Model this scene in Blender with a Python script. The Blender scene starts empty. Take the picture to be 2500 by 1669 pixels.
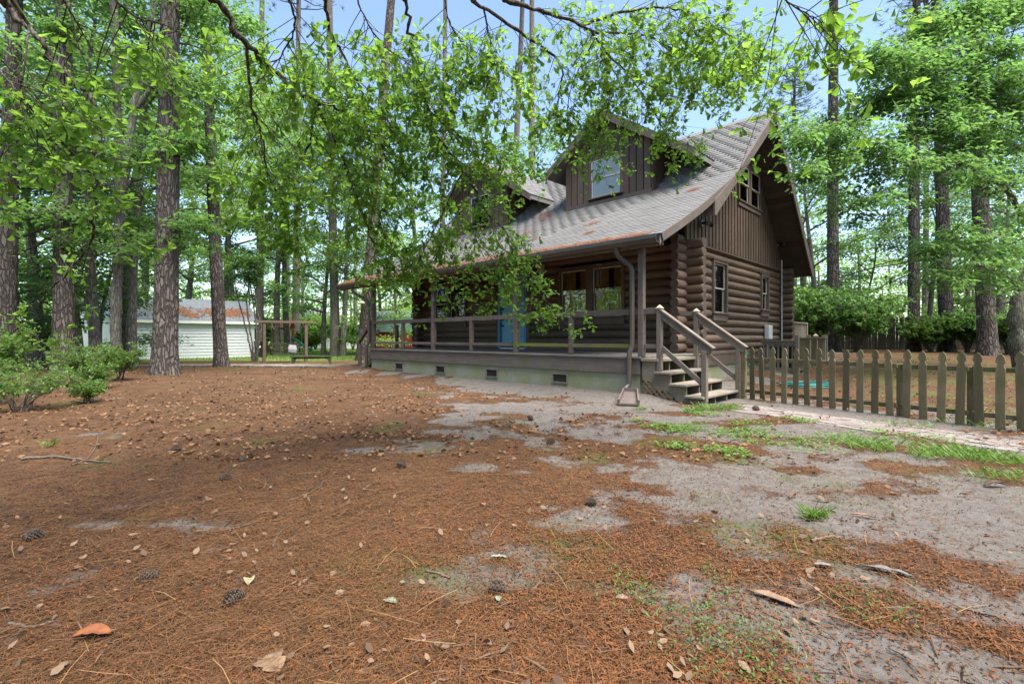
import bpy, bmesh, math, random
import numpy as np
from mathutils import Vector, Matrix
random.seed(7); RNG = np.random.default_rng(11)
scene = bpy.context.scene
COL = scene.collection
rad = math.radians

# ------------------------------------------------------------------ camera, sky, sun, exposure
CAM_H = 1.043; FPX = 1194.7; HORY = 824.07
cd = bpy.data.cameras.new('camera'); cam = bpy.data.objects.new('camera', cd); COL.objects.link(cam)
cam.location = (0, 0, CAM_H); cam.rotation_euler = (rad(90), 0, 0)
cd.sensor_width = 36; cd.lens = FPX / 2500 * 36; cd.shift_y = -(834.5 - HORY) / 2500
cd.clip_start = 0.05; cd.clip_end = 2000
scene.camera = cam
SUN_EL, SUN_AZ = rad(66), rad(135)          # azimuth clockwise from +Y (view direction): high, behind the camera and to the right
w = bpy.data.worlds.new('World'); scene.world = w; w.use_nodes = True
nt = w.node_tree; bg = nt.nodes['Background']
sky = nt.nodes.new('ShaderNodeTexSky'); sky.sky_type = 'NISHITA'; sky.sun_disc = False
sky.sun_elevation = SUN_EL; sky.sun_rotation = SUN_AZ
sky.air_density = 1.0; sky.dust_density = .9; sky.ozone_density = .8
nt.links.new(sky.outputs[0], bg.inputs[0]); bg.inputs[1].default_value = 0.135
sd = bpy.data.lights.new('sun', 'SUN'); sun = bpy.data.objects.new('sun', sd); COL.objects.link(sun)
sd.energy = 4.7; sd.angle = rad(45); sd.color = (1, .95, .87)
sv = Vector((math.sin(SUN_AZ) * math.cos(SUN_EL), math.cos(SUN_AZ) * math.cos(SUN_EL), math.sin(SUN_EL)))
sun.rotation_euler = sv.to_track_quat('Z', 'Y').to_euler()
vs = scene.view_settings
scene.display_settings.display_device = 'sRGB'
vs.view_transform = 'Standard'; vs.look = 'None'; vs.exposure = 1.45; vs.gamma = 1; vs.use_curve_mapping = False
scene.render.engine = 'CYCLES'
cy = scene.cycles
cy.use_denoising = True; cy.max_bounces = 8; cy.diffuse_bounces = 4; cy.glossy_bounces = 3
cy.transmission_bounces = 6; cy.transparent_max_bounces = 8; cy.sample_clamp_indirect = 6
cy.caustics_reflective = False; cy.caustics_refractive = False

# ------------------------------------------------------------------ frames and the lie of the ground
YAW = .793; CS, SN = math.cos(YAW), math.sin(YAW)
HO = np.array([3.003, 11.515]) * .79               # front right corner of the porch
def h2w(x, y):                                       # house frame (x right along the porch, y to the back) -> world
    return HO[0] + x * SN + y * CS, HO[1] - x * CS + y * SN
def w2h(X, Y):
    dx, dy = X - HO[0], Y - HO[1]
    return dx * SN - dy * CS, dx * CS + dy * SN
def ss(t): t = np.clip(t, 0, 1); return t * t * (3 - 2 * t)
def _hash(ix, iy, seed):
    h = (ix * 374761393 + iy * 668265263 + seed * 974711) & 0x7fffffff
    h = (h ^ (h >> 13)) * 1274126177 & 0x7fffffff
    return ((h ^ (h >> 16)) & 0xffff) / 65535.0
def vnoise(x, y, seed=0):
    x = np.asarray(x, float); y = np.asarray(y, float)
    ix = np.floor(x).astype(np.int64); iy = np.floor(y).astype(np.int64)
    fx, fy = x - ix, y - iy; fx = fx * fx * (3 - 2 * fx); fy = fy * fy * (3 - 2 * fy)
    a = _hash(ix, iy, seed); b = _hash(ix + 1, iy, seed); c = _hash(ix, iy + 1, seed); d = _hash(ix + 1, iy + 1, seed)
    return a + (b - a) * fx + (c - a) * fy + (a - b - c + d) * fx * fy
def fbm(x, y, o=4, seed=0):
    s = 0; a = .5; t = 0
    for i in range(o):
        s = s + a * vnoise(x * 2 ** i, y * 2 ** i, seed + i * 17); t += a; a *= .5
    return s / t
def gz(x, y, fine=True):
    x = np.asarray(x, float); y = np.asarray(y, float)
    hx, hy = w2h(x, y)
    dx = np.maximum(np.maximum(-11.1 - hx, hx), 0); dy = np.maximum(np.maximum(-hy, hy - 9.8), 0)
    d = np.hypot(dx, dy)
    z = -.12 + .12 * np.exp(-(d / .55) ** 2)
    z = z + .56 * ss((y - 9) / 11) * ss((x - 5) / 6)
    z = z + .10 * ss((-x - 3) / 3) * ss((y - 8) / 5) * (1 - ss((y - 17) / 5)) - .10 * ss((y - 17) / 6) * ss((-x - 1) / 3)
    if fine:
        near = np.exp(-np.hypot(x, y - 4) / 14)
        z = z + near * .02 * (1 - f_sand(x, y)); z = z + near * (.05 * (fbm(x * .9, y * .9, 3, 5) - .5) + .022 * (fbm(x * 5, y * 5, 2, 9) - .5))
    return z
def P(px, py, d):                                   # a sight line of the photograph followed to the distance d
    return Vector(((px - 1250) / FPX * d, d, CAM_H + (HORY - py) / FPX * d))
def G(px, d): x = (px - 1250) / FPX * d; return Vector((x, d, float(gz(x, d))))

# ------------------------------------------------------------------ mesh helpers
class MB:
    def __init__(s): s.v = []; s.f = []
    def add(s, V, F):
        o = len(s.v); s.v += [tuple(map(float, p)) for p in V]; s.f += [tuple(o + i for i in f) for f in F]; return s
    def box(s, x0, x1, y0, y1, z0, z1):
        x0, x1 = min(x0, x1), max(x0, x1); y0, y1 = min(y0, y1), max(y0, y1); z0, z1 = min(z0, z1), max(z0, z1)
        return s.add([(x0, y0, z0), (x1, y0, z0), (x1, y1, z0), (x0, y1, z0), (x0, y0, z1), (x1, y0, z1), (x1, y1, z1), (x0, y1, z1)],
                     [(0, 3, 2, 1), (4, 5, 6, 7), (0, 1, 5, 4), (1, 2, 6, 5), (2, 3, 7, 6), (3, 0, 4, 7)])
    def bar(s, p, q, wd, ht, up=(0, 0, 1)):          # square bar from p to q
        p, q = Vector(p), Vector(q); d = (q - p).normalized(); up = Vector(up)
        if abs(d.dot(up)) > .99: up = Vector((0, 1, 0))
        r = d.cross(up).normalized() * wd / 2; u = r.cross(d).normalized() * ht / 2
        V = [c + a * r + b * u for c in (p, q) for a, b in ((-1, -1), (1, -1), (1, 1), (-1, 1))]
        return s.add(V, [(0, 1, 2, 3), (7, 6, 5, 4), (0, 4, 5, 1), (1, 5, 6, 2), (2, 6, 7, 3), (3, 7, 4, 0)])
    def tube(s, pts, r, n=8, cap=True):
        pts = [Vector(p) for p in pts]; m = len(pts)
        if not hasattr(r, '__len__'): r = [r] * m
        ref = Vector((.31, .17, .93)); V = []
        pd = None
        for i in range(m):
            d = (pts[min(i + 1, m - 1)] - pts[max(i - 1, 0)]).normalized()
            if pd is None:
                a = d.cross(ref)
                if a.length < .1: a = d.cross(Vector((1, 0, 0)))
                a.normalize()
            else:
                a = (a - d * a.dot(d)).normalized()
            b = d.cross(a); pd = d
            for k in range(n):
                t = 2 * math.pi * k / n
                V.append(pts[i] + (a * math.cos(t) + b * math.sin(t)) * r[i])
        F = [(i * n + k, i * n + (k + 1) % n, (i + 1) * n + (k + 1) % n, (i + 1) * n + k) for i in range(m - 1) for k in range(n)]
        if cap: F += [tuple(range(n))[::-1], tuple((m - 1) * n + k for k in range(n))]
        return s.add(V, F)
    def prism(s, poly, axis, t0, t1):                # polygon in the two other axes, extruded along axis
        n = len(poly)
        def mk(p, t):
            return {0: (t, p[0], p[1]), 1: (p[0], t, p[1]), 2: (p[0], p[1], t)}[axis]
        V = [mk(p, t0) for p in poly] + [mk(p, t1) for p in poly]
        F = [tuple(range(n))[::-1], tuple(range(n, 2 * n))] + [(i, (i + 1) % n, n + (i + 1) % n, n + i) for i in range(n)]
        return s.add(V, F)
    def lathe(s, prof, n=20, o=(0, 0, 0)):
        V = []; m = len(prof)
        for r, z in prof:
            for k in range(n): t = 2 * math.pi * k / n; V.append((o[0] + r * math.cos(t), o[1] + r * math.sin(t), o[2] + z))
        F = [(i * n + k, i * n + (k + 1) % n, (i + 1) * n + (k + 1) % n, (i + 1) * n + k) for i in range(m - 1) for k in range(n)]
        F += [tuple(range(n))[::-1], tuple((m - 1) * n + k for k in range(n))]
        return s.add(V, F)
    def sphere(s, c, r, n=10, sz=1):
        pr = [(max(r * math.sin(math.pi * i / n), 1e-4), -r * sz * math.cos(math.pi * i / n)) for i in range(n + 1)]
        return s.lathe(pr, n + 2, c)
    def mesh(s, name, smooth=False):
        me = bpy.data.meshes.new(name); me.from_pydata(s.v, [], s.f)
        bm = bmesh.new(); bm.from_mesh(me); bmesh.ops.recalc_face_normals(bm, faces=bm.faces); bm.to_mesh(me); bm.free()
        if smooth:
            me.polygons.foreach_set('use_smooth', [True] * len(me.polygons)); me.set_sharp_from_angle(angle=rad(40))
        return me
    def build(s, name, mat, parent=None, smooth=False, bevel=0):
        return obj(name, s.mesh(name, smooth), mat, parent, bevel)
def obj(name, me, mat, parent=None, bevel=0):
    o = bpy.data.objects.new(name, me); COL.objects.link(o)
    if mat is not None and len(me.materials) == 0: me.materials.append(mat)
    if parent: o.parent = parent
    if bevel:
        b = o.modifiers.new('bevel', 'BEVEL'); b.width = bevel; b.segments = 1; b.limit_method = 'ANGLE'
    return o
def tag(o, label, cat, group=None, kind=None):
    o['label'] = label
    if cat: o['category'] = cat
    if group: o['group'] = group
    if kind: o['kind'] = kind
    return o
def thing(name, label, cat, loc=(0, 0, 0), rz=0, group=None):
    o = bpy.data.objects.new(name, None); COL.objects.link(o); o.location = loc; o.rotation_euler = (0, 0, rz); o.empty_display_size = .2
    return tag(o, label, cat, group)
def stuff(o, label=None, cat=None):
    o['kind'] = 'stuff'
    if label: o['label'] = label
    if cat: o['category'] = cat
    return o
def structure(o): o['kind'] = 'structure'; return o
def npmesh(name, V, F, attr=None, smooth=False):     # V (N,3), F (M,k) constant k ; attr = dict of per-vertex floats
    V = np.asarray(V, np.float32); F = np.asarray(F, np.int32)
    me = bpy.data.meshes.new(name); n, (m, k) = len(V), F.shape
    me.vertices.add(n); me.vertices.foreach_set('co', V.ravel())
    me.loops.add(m * k); me.loops.foreach_set('vertex_index', F.ravel())
    me.polygons.add(m); me.polygons.foreach_set('loop_start', np.arange(0, m * k, k, dtype=np.int32))
    me.polygons.foreach_set('loop_total', np.full(m, k, np.int32))
    if smooth: me.polygons.foreach_set('use_smooth', np.ones(m, bool))
    for a, val in (attr or {}).items():
        at = me.attributes.new(a, 'FLOAT', 'POINT'); at.data.foreach_set('value', np.asarray(val, np.float32))
    me.update(); me.validate(); return me
def norm(a): return a / np.maximum(np.linalg.norm(a, axis=-1, keepdims=True), 1e-9)
def scatter(tv, tf, pos, xa, ya, size, rnd=None):    # copies of a small template (k verts) ; xa across, ya along the leaf
    tv = np.asarray(tv, float); tf = np.asarray(tf); N = len(pos); k = len(tv)
    ya = norm(ya); xa = norm(xa - ya * (xa * ya).sum(1, keepdims=True)); za = np.cross(xa, ya)
    size = np.broadcast_to(np.asarray(size, float), (N,))
    V = pos[:, None] + size[:, None, None] * (tv[None, :, 0, None] * xa[:, None] + tv[None, :, 1, None] * ya[:, None] + tv[None, :, 2, None] * za[:, None])
    F = (np.arange(N) * k)[:, None, None] + tf[None]
    r = RNG.random(N) if rnd is None else rnd
    return V.reshape(-1, 3), F.reshape(-1, tf.shape[1]), np.repeat(r, k)
DIAMOND = ([(0, 0, 0), (-.3, .5, .07), (0, 1, -.05), (.3, .5, .07)], [[0, 3, 2, 1]])
FOLD = ([(0, 0, 0), (-.25, .35, .08), (-.2, .72, .06), (0, 1, -.08), (.2, .72, .06), (.25, .35, .08)], [[0, 3, 2, 1], [0, 5, 4, 3]])
OAK = ([(0, 0, 0), (-.05, .3, .02), (-.2, .62, .06), (-.27, .86, .06), (-.14, 1.0, .02), (0, .96, -.03), (.14, 1.02, .02), (.27, .86, .06), (.2, .62, .06), (.05, .3, .02)],
       [[0, 5, 4, 3], [0, 3, 2, 1], [0, 7, 6, 5], [0, 9, 8, 7]])

# ------------------------------------------------------------------ materials
def newmat(name):
    m = bpy.data.materials.new(name); m.use_nodes = True
    nt = m.node_tree; b = nt.nodes['Principled BSDF']
    return m, nt, b
def N(nt, t, **kw):
    n = nt.nodes.new('ShaderNode' + t)
    for k, v in kw.items():
        if k in n.inputs: n.inputs[k].default_value = v
        else: setattr(n, k, v)
    return n
def ramp(nt, fac, stops):
    r = nt.nodes.new('ShaderNodeValToRGB'); e = r.color_ramp.elements
    while len(e) < len(stops): e.new(.5)
    for el, (p, c) in zip(e, stops): el.position = p; el.color = tuple(c) + (1,)
    nt.links.new(fac, r.inputs[0]); return r.outputs[0]
def mixc(nt, fac, a, b, mode='MIX'):
    m = nt.nodes.new('ShaderNodeMix'); m.data_type = 'RGBA'; m.blend_type = mode
    for i, v in ((0, fac), (6, a), (7, b)):
        if hasattr(v, 'links') or hasattr(v, 'is_linked'): nt.links.new(v, m.inputs[i])
        else: m.inputs[i].default_value = v if i == 0 else tuple(v) + (1,)
    return m.outputs[2]
def coords(nt, scale=(1, 1, 1), out='Object'):
    tc = nt.nodes.new('ShaderNodeTexCoord'); mp = nt.nodes.new('ShaderNodeMapping'); mp.inputs['Scale'].default_value = scale
    nt.links.new(tc.outputs[out], mp.inputs[0]); return mp.outputs[0]
def noise(nt, vec, scale, detail=4, rough=.55):
    n = N(nt, 'TexNoise', Scale=scale, Detail=detail, Roughness=rough); nt.links.new(vec, n.inputs['Vector']); return n.outputs['Fac']
def bump(nt, b, h, strength=.4, dist=.01):
    bp = N(nt, 'Bump', Strength=strength, Distance=dist); nt.links.new(h, bp.inputs['Height']); nt.links.new(bp.outputs[0], b.inputs['Normal'])
def lerp3(c, k): return tuple(x * k for x in c)
def wood(name, c, grain=(1, 1, 1), moss=0, tone=(.78, 1.18), mossc=(.10, .13, .03), rough=.75, var=.35, bstr=.35, wear=None):
    """stained or weathered timber: per-piece tone, grain, blotches, optional algae"""
    m, nt, b = newmat(name); L = nt.links
    v = coords(nt, grain); vo = coords(nt)
    g = noise(nt, v, 22, 5, .65); bl = noise(nt, vo, 2.3, 5, .6)
    oi = nt.nodes.new('ShaderNodeObjectInfo')
    col = ramp(nt, g, [(.3, lerp3(c, 1 - var)), (.7, lerp3(c, 1 + var * .8))])
    col2 = ramp(nt, bl, [(.3, lerp3(c, .72)), (.7, lerp3(c, 1.3))])
    col = mixc(nt, .5, col, col2)
    t = ramp(nt, oi.outputs['Random'], [(0, (tone[0],) * 3), (1, (tone[1], tone[1] * .985, tone[1] * .965))])
    col = mixc(nt, 1.0, col, t, 'MULTIPLY')
    if wear:
        wn = noise(nt, coords(nt, (3, 3, 3)), 3.1, 6, .7)
        f = ramp(nt, wn, [(.56, (0, 0, 0)), (.72, (1, 1, 1))]); col = mixc(nt, f, col, wear)
    if moss:
        mn = noise(nt, vo, 3.7, 6, .7); mn2 = noise(nt, vo, .9, 2, .5)
        mm = N(nt, 'Math', operation='MULTIPLY'); L.new(mn, mm.inputs[0]); L.new(mn2, mm.inputs[1])
        lo = .36 - .22 * moss
        f = ramp(nt, mm.outputs[0], [(lo, (0, 0, 0)), (lo + .16, (moss, moss, moss))]); col = mixc(nt, f, col, mossc)
    L.new(col, b.inputs['Base Color']); b.inputs['Roughness'].default_value = rough
    b.inputs['Specular IOR Level'].default_value = .2
    bump(nt, b, g, bstr, .004); return m
def plain(name, c, rough=.6, metal=0, var=.12, scale=6, spec=.4, bstr=0):
    m, nt, b = newmat(name)
    n = noise(nt, coords(nt), scale, 5, .65)
    col = ramp(nt, n, [(.3, lerp3(c, 1 - var)), (.7, lerp3(c, 1 + var))])
    nt.links.new(col, b.inputs['Base Color']); b.inputs['Roughness'].default_value = rough; b.inputs['Metallic'].default_value = metal
    b.inputs['Specular IOR Level'].default_value = spec
    if bstr: bump(nt, b, n, bstr, .01)
    return m
def leafmat(name, dark, light, trans, tmix=.45, rough=.45, spec=.35):
    m, nt, b = newmat(name); L = nt.links
    at = nt.nodes.new('ShaderNodeAttribute'); at.attribute_name = 'rnd'
    col = ramp(nt, at.outputs['Fac'], [(0, dark), (.55, light), (.93, light), (1, (light[0] * 1.25, light[1] * 1.06, light[2]))])
    L.new(col, b.inputs['Base Color']); b.inputs['Roughness'].default_value = rough; b.inputs['Specular IOR Level'].default_value = spec
    tr = nt.nodes.new('ShaderNodeBsdfTranslucent')
    tcol = ramp(nt, at.outputs['Fac'], [(0, lerp3(trans, .65)), (1, lerp3(trans, 1.05))]); L.new(tcol, tr.inputs[0])
    mx = nt.nodes.new('ShaderNodeMixShader'); mx.inputs[0].default_value = tmix
    L.new(b.outputs[0], mx.inputs[1]); L.new(tr.outputs[0], mx.inputs[2]); L.new(mx.outputs[0], nt.nodes['Material Output'].inputs[0])
    return m
def barkmat(name, plate, crack, vs=9, zs=.28, bstr=.9, lichen=0, dist=.03):
    m, nt, b = newmat(name); L = nt.links
    v = coords(nt, (1, 1, zs)); nz = N(nt, 'TexNoise', Scale=5, Detail=3); L.new(v, nz.inputs['Vector'])
    ad = N(nt, 'VectorMath', operation='MULTIPLY_ADD'); ad.inputs[1].default_value = (.22, .22, .22)
    L.new(nz.outputs['Color'], ad.inputs[0]); L.new(v, ad.inputs[2])
    vo = N(nt, 'TexVoronoi', feature='DISTANCE_TO_EDGE', Scale=vs); L.new(ad.outputs[0], vo.inputs['Vector'])
    vc = N(nt, 'TexVoronoi', Scale=vs); L.new(ad.outputs[0], vc.inputs['Vector'])
    sp = nt.nodes.new('ShaderNodeSeparateColor'); L.new(vc.outputs['Color'], sp.inputs[0])
    n2 = noise(nt, coords(nt, (1, 1, .5)), 26, 6, .7); n3 = noise(nt, coords(nt), 1.1, 3, .5)
    en = N(nt, 'Math', operation='MULTIPLY_ADD'); en.inputs[1].default_value = .16; L.new(n2, en.inputs[0]); L.new(vo.outputs['Distance'], en.inputs[2])
    edge = ramp(nt, en.outputs[0], [(.09, (0, 0, 0)), (.3, (1, 1, 1))])
    pc = ramp(nt, n2, [(.3, lerp3(plate, .5)), (.7, lerp3(plate, 1.3))])
    pc = mixc(nt, 1.0, pc, ramp(nt, sp.outputs[0], [(0, (.75, .74, .72)), (1, (1.2, 1.18, 1.15))]), 'MULTIPLY')
    pc = mixc(nt, ramp(nt, n3, [(.35, (0, 0, 0)), (.7, (.5, .5, .5))]), pc, lerp3(plate, .7))
    if lichen:
        lf = ramp(nt, noise(nt, coords(nt), 2.2, 5, .6), [(.5, (0, 0, 0)), (.62, (lichen, lichen, lichen))]); pc = mixc(nt, lf, pc, (.22, .25, .17))
    col = mixc(nt, edge, crack, pc); L.new(col, b.inputs['Base Color']); b.inputs['Roughness'].default_value = .9
    b.inputs['Specular IOR Level'].default_value = .15
    ad2 = N(nt, 'Math', operation='MULTIPLY_ADD'); ad2.inputs[1].default_value = .25; L.new(n2, ad2.inputs[0]); L.new(edge, ad2.inputs[2])
    bump(nt, b, ad2.outputs[0], bstr, dist); return m

M = {}
M['log'] = wood('log stain', (.13, .092, .069), (.12, 1, 1), tone=(.68, 1.28), moss=.12, rough=.55, bstr=.3, var=.25)
M['logy'] = wood('log stain gable', (.13, .092, .069), (1, .12, 1), tone=(.68, 1.28), moss=.05, rough=.55, bstr=.3, var=.25)
M['logend'] = wood('log end grain', (.085, .066, .055), (1, 1, 1), rough=.8, var=.4)
M['trim'] = wood('brown trim', (.115, .087, .073), (1, 1, .15), rough=.6, var=.2)
M['siding'] = wood('brown siding', (.105, .074, .057), (1, 1, .08), rough=.6, var=.2)
M['backing'] = plain('siding groove', (.02, .015, .013), .9)
M['rake'] = wood('rake board', (.12, .095, .082), (1, .2, 1), rough=.65, var=.2, wear=(.155, .128, .112))
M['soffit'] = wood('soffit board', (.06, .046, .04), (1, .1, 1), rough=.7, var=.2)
M['gutter'] = plain('gutter metal', (.062, .048, .04), .4, 0, .2, 5, .5)
M['deck'] = wood('deck wood', (.17, .15, .132), (.08, 1, 1), moss=.25, rough=.8, var=.3)
M['stair'] = wood('stair wood', (.19, .163, .137), (1, .08, 1), moss=.3, rough=.8, var=.35, wear=(.26, .238, .21))
M['stringer'] = wood('stringer wood', (.17, .135, .115), (.1, 1, 1), moss=.7, mossc=(.13, .16, .05), rough=.8)
M['fascia'] = wood('porch fascia', (.13, .105, .094), (.1, 1, 1), moss=.55, mossc=(.11, .115, .045), rough=.75, wear=(.17, .15, .138))
M['rail'] = wood('rail wood', (.125, .1, .086), (.1, 1, 1), moss=.2, rough=.7, var=.28)
M['raily'] = wood('stair rail wood', (.145, .118, .098), (.2, .2, .2), moss=.15, rough=.7, var=.28, wear=(.2, .172, .148))
M['mossrail'] = wood('mossy rail wood', (.15, .12, .08), (.1, 1, 1), moss=1, mossc=(.15, .16, .03), rough=.8)
M['picket'] = wood('picket wood', (.15, .12, .075), tone=(.55, 1.4), grain=(1, 1, .08), moss=.75, mossc=(.08, .088, .03), rough=.8, var=.45)
M['fencewood'] = wood('old fence wood', (.085, .07, .045), (1, 1, .1), moss=.6, mossc=(.06, .08, .03), rough=.85)
M['greywood'] = wood('grey wood', (.2, .175, .145), (1, 1, .1), moss=.2, rough=.85)
M['swingwood'] = wood('swing timber', (.16, .12, .085), (1, 1, .1), rough=.8)
M['greenwood'] = wood('mossy bench wood', (.035, .037, .022), (.1, 1, 1), moss=.6, mossc=(.07, .1, .03), rough=.85)
M['latt'] = wood('lattice wood', (.2, .14, .08), (1, 1, 1), moss=.2)
def concrete():
    m, nt, b = newmat('algae concrete'); L = nt.links; v = coords(nt)
    n1 = noise(nt, v, 1.6, 6, .65); n2 = noise(nt, v, 25, 4, .6)
    base = ramp(nt, n2, [(.3, (.22, .205, .185)), (.7, (.32, .305, .28))])
    f = ramp(nt, n1, [(.32, (.15, .15, .15)), (.62, (.9, .9, .9))])
    col = mixc(nt, f, base, (.185, .2, .08))
    L.new(col, b.inputs['Base Color']); b.inputs['Roughness'].default_value = .9; bump(nt, b, n2, .3, .006); return m
M['concrete'] = concrete()
M['shingle'] = None
def shingle():
    m, nt, b = newmat('asphalt shingle'); L = nt.links; v = coords(nt, out='Object')
    g = nt.nodes.new('ShaderNodeNewGeometry')
    n1 = noise(nt, g.outputs['Position'], 1.1, 5, .6); n2 = noise(nt, g.outputs['Position'], 160, 2, .6); n3 = noise(nt, g.outputs['Position'], 5.5, 3, .6)
    oi = nt.nodes.new('ShaderNodeObjectInfo')
    col = ramp(nt, n1, [(.3, (.106, .103, .1)), (.7, (.152, .148, .143))])
    col = mixc(nt, .5, col, ramp(nt, n2, [(.3, (.06, .058, .056)), (.7, (.22, .215, .208))]))
    at = nt.nodes.new('ShaderNodeAttribute'); at.attribute_name = 'rnd'
    ad = N(nt, 'Math', operation='FRACT'); a2 = N(nt, 'Math', operation='ADD'); L.new(oi.outputs['Random'], a2.inputs[0]); L.new(at.outputs['Fac'], a2.inputs[1]); L.new(a2.outputs[0], ad.inputs[0])
    col = mixc(nt, 1.0, col, ramp(nt, ad.outputs[0], [(0, (.9, .89, .88)), (1, (1.08, 1.07, 1.06))]), 'MULTIPLY')
    col = mixc(nt, ramp(nt, n3, [(.58, (0, 0, 0)), (.75, (.5, .5, .5))]), col, (.19, .165, .13))
    L.new(col, b.inputs['Base Color']); b.inputs['Roughness'].default_value = .92; bump(nt, b, n2, .3, .003); return m
M['shingle'] = shingle()
M['vinyl'] = plain('white vinyl siding', (.62, .63, .65), .5, 0, .05)
M['winframe'] = plain('pale window sash', (.52, .5, .43), .5, 0, .15, 14)
M['blue'] = plain('blue door paint', (.2, .42, .62), .45, 0, .1)
M['blued'] = plain('blue frame paint', (.09, .25, .42), .45, 0, .1)
M['black'] = plain('black metal', (.02, .02, .02), .4)
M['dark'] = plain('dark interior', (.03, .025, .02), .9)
M['iron'] = plain('vent iron', (.05, .045, .04), .6, .4)
M['ventframe'] = plain('vent frame', (.17, .14, .12), .8)
M['grey'] = plain('grey electrical box', (.5, .52, .54), .5, 0, .05)
M['white'] = plain('white plastic', (.78, .78, .74), .5, 0, .05)
M['brass'] = plain('pale cap', (.5, .46, .33), .35, 0, .1)
M['curtain'] = plain('tan curtain', (.68, .48, .2), .9, 0, .3, 3)
M['blind'] = plain('pale blind', (.78, .78, .75), .8, 0, .1)
def glass():
    m, nt, b = newmat('window glass'); L = nt.links
    gl = nt.nodes.new('ShaderNodeBsdfGlossy'); gl.inputs['Roughness'].default_value = .01
    tr = nt.nodes.new('ShaderNodeBsdfTransparent'); tr.inputs[0].default_value = (.86, .88, .86, 1)
    fr = N(nt, 'Fresnel', IOR=1.5); ad = N(nt, 'Math', operation='MULTIPLY_ADD'); ad.inputs[1].default_value = 1.0; ad.inputs[2].default_value = .02; ad.use_clamp = True
    L.new(fr.outputs[0], ad.inputs[0]); mx = nt.nodes.new('ShaderNodeMixShader')
    n = noise(nt, coords(nt), 1.5, 2, .5); bp = N(nt, 'Bump', Strength=.06, Distance=.02); L.new(n, bp.inputs['Height']); L.new(bp.outputs[0], gl.inputs['Normal'])
    L.new(ad.outputs[0], mx.inputs[0]); L.new(tr.outputs[0], mx.inputs[1]); L.new(gl.outputs[0], mx.inputs[2]); L.new(mx.outputs[0], nt.nodes['Material Output'].inputs[0]); return m
M['glass'] = glass()
M['pinebark'] = barkmat('pine bark', (.165, .14, .123), (.05, .041, .035), 12, .24, 1.0)
M['greybark'] = barkmat('grey bark', (.2, .185, .16), (.07, .06, .05), 22, .15, .5, .8, .012)
M['oakbark'] = barkmat('dark twig bark', (.12, .098, .08), (.03, .025, .02), 30, .3, .5, .25, .006)
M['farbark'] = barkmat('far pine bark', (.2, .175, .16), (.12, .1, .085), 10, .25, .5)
M['oakleaf'] = leafmat('oak leaf', (.055, .125, .022), (.115, .22, .036), (.31, .54, .065), .58)
M['gumleaf'] = leafmat('broad leaf', (.05, .11, .032), (.1, .19, .052), (.22, .42, .09), .54)
M['deepleaf'] = leafmat('deep green leaf', (.035, .09, .04), (.07, .15, .062), (.13, .3, .09), .45, .35, .5)
M['paleleaf'] = leafmat('pale leaf', (.1, .19, .05), (.17, .29, .075), (.34, .56, .12), .55)
M['azalea'] = leafmat('shrub leaf', (.035, .085, .018), (.09, .17, .034), (.2, .34, .05), .42)
M['pineneedle'] = leafmat('pine needle', (.05, .09, .04), (.1, .15, .07), (.14, .22, .08), .3, .6)
M['grass'] = leafmat('grass blade', (.06, .12, .02), (.14, .23, .045), (.2, .34, .05), .35)
M['straw'] = leafmat('pine straw', (.04, .019, .01), (.16, .082, .037), (.12, .062, .029), .12, .7, .2)
M['catkin'] = leafmat('fallen catkin', (.055, .022, .01), (.17, .068, .026), (.2, .06, .02), .08, .8, .15)
M['deadleaf'] = leafmat('dead leaf', (.09, .055, .036), (.2, .135, .09), (.3, .18, .1), .15, .8, .2)
M['twig'] = plain('fallen stick', (.11, .09, .072), .9, 0, .4, 30)
M['cone'] = plain('pine cone', (.07, .05, .037), .9, 0, .4, 40)

# ------------------------------------------------------------------ ground
def f_sand(x, y):
    n = .5 + 1.5 * (fbm(x * .85 + 3.1, y * 1.25 + 1.7, 4, 21) - .5); n2 = .5 + 1.7 * (fbm(x * 2.4, y * 3.0, 4, 33) - .5)
    g = ss((x + .22 * (y - 4.5) + 1.6) / 3.4) - .5 * ss((-x - 1.2) / 2); g = g * .258 - .11 + .07 * ss((y - 5.5) / 2) * ss((9.5 - y) / 2) * ss((x + 4.5) / 2)
    hx, hy = w2h(x, y); back = ss((hx - .6) / .8) * ss((hy - 1.5) / 1.5)
    v = n * .5 + n2 * .42 + .16 * (fbm(x * 11, y * 12, 3, 44) - .5) + .04 + g - .63 - back * .35
    v = v + .3 * np.exp(-((hy + .35) / .5) ** 2) * ss((-hx + 1) / 1) * ss((hx + 10.5) / 1)
    return np.clip(v / .2 + .5, 0, 1) * ss((26 - y) / 8)
def f_moss(x, y):
    n = fbm(x * 1.3 + 9, y * 1.3 + 4, 4, 55)
    g = .22 * np.exp(-((x - 1.0) ** 2 / .9 + (y - 2.3) ** 2 / .5)) + .2 * np.exp(-((x - 3.6) ** 2 / 2.5 + (y - 4.6) ** 2 / 1.2)) + .18 * np.exp(-((x - 2.2) ** 2 / 2 + (y - 6) ** 2 / 1.2))
    hx, hy = w2h(x, y); yard = ss((hx - 1.2) / .8) * ss((hy - 1.2) / 1.5) * ss((14 - np.hypot(x - 9, y - 12)) / 6)
    g = g + .17 * yard
    return np.clip((n + g - .66) / .14, 0, 1)
def f_lawn(x, y):
    e = fbm(x * .35, y * .35, 3, 71) * 5
    return ss((y - 23.5 - e + .15 * np.maximum(-x - 8, 0)) / 3) * ss((-x - 3) / 4)
def axis_pts(lo, hi, n, far, m):
    g = np.geomspace(.25, far, m)
    return np.concatenate([(lo - g)[::-1], np.linspace(lo, hi, n), hi + g])
gx = axis_pts(-6.5, 7.5, 270, 480, 46); gy = axis_pts(-1.5, 11.5, 250, 480, 46)
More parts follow.
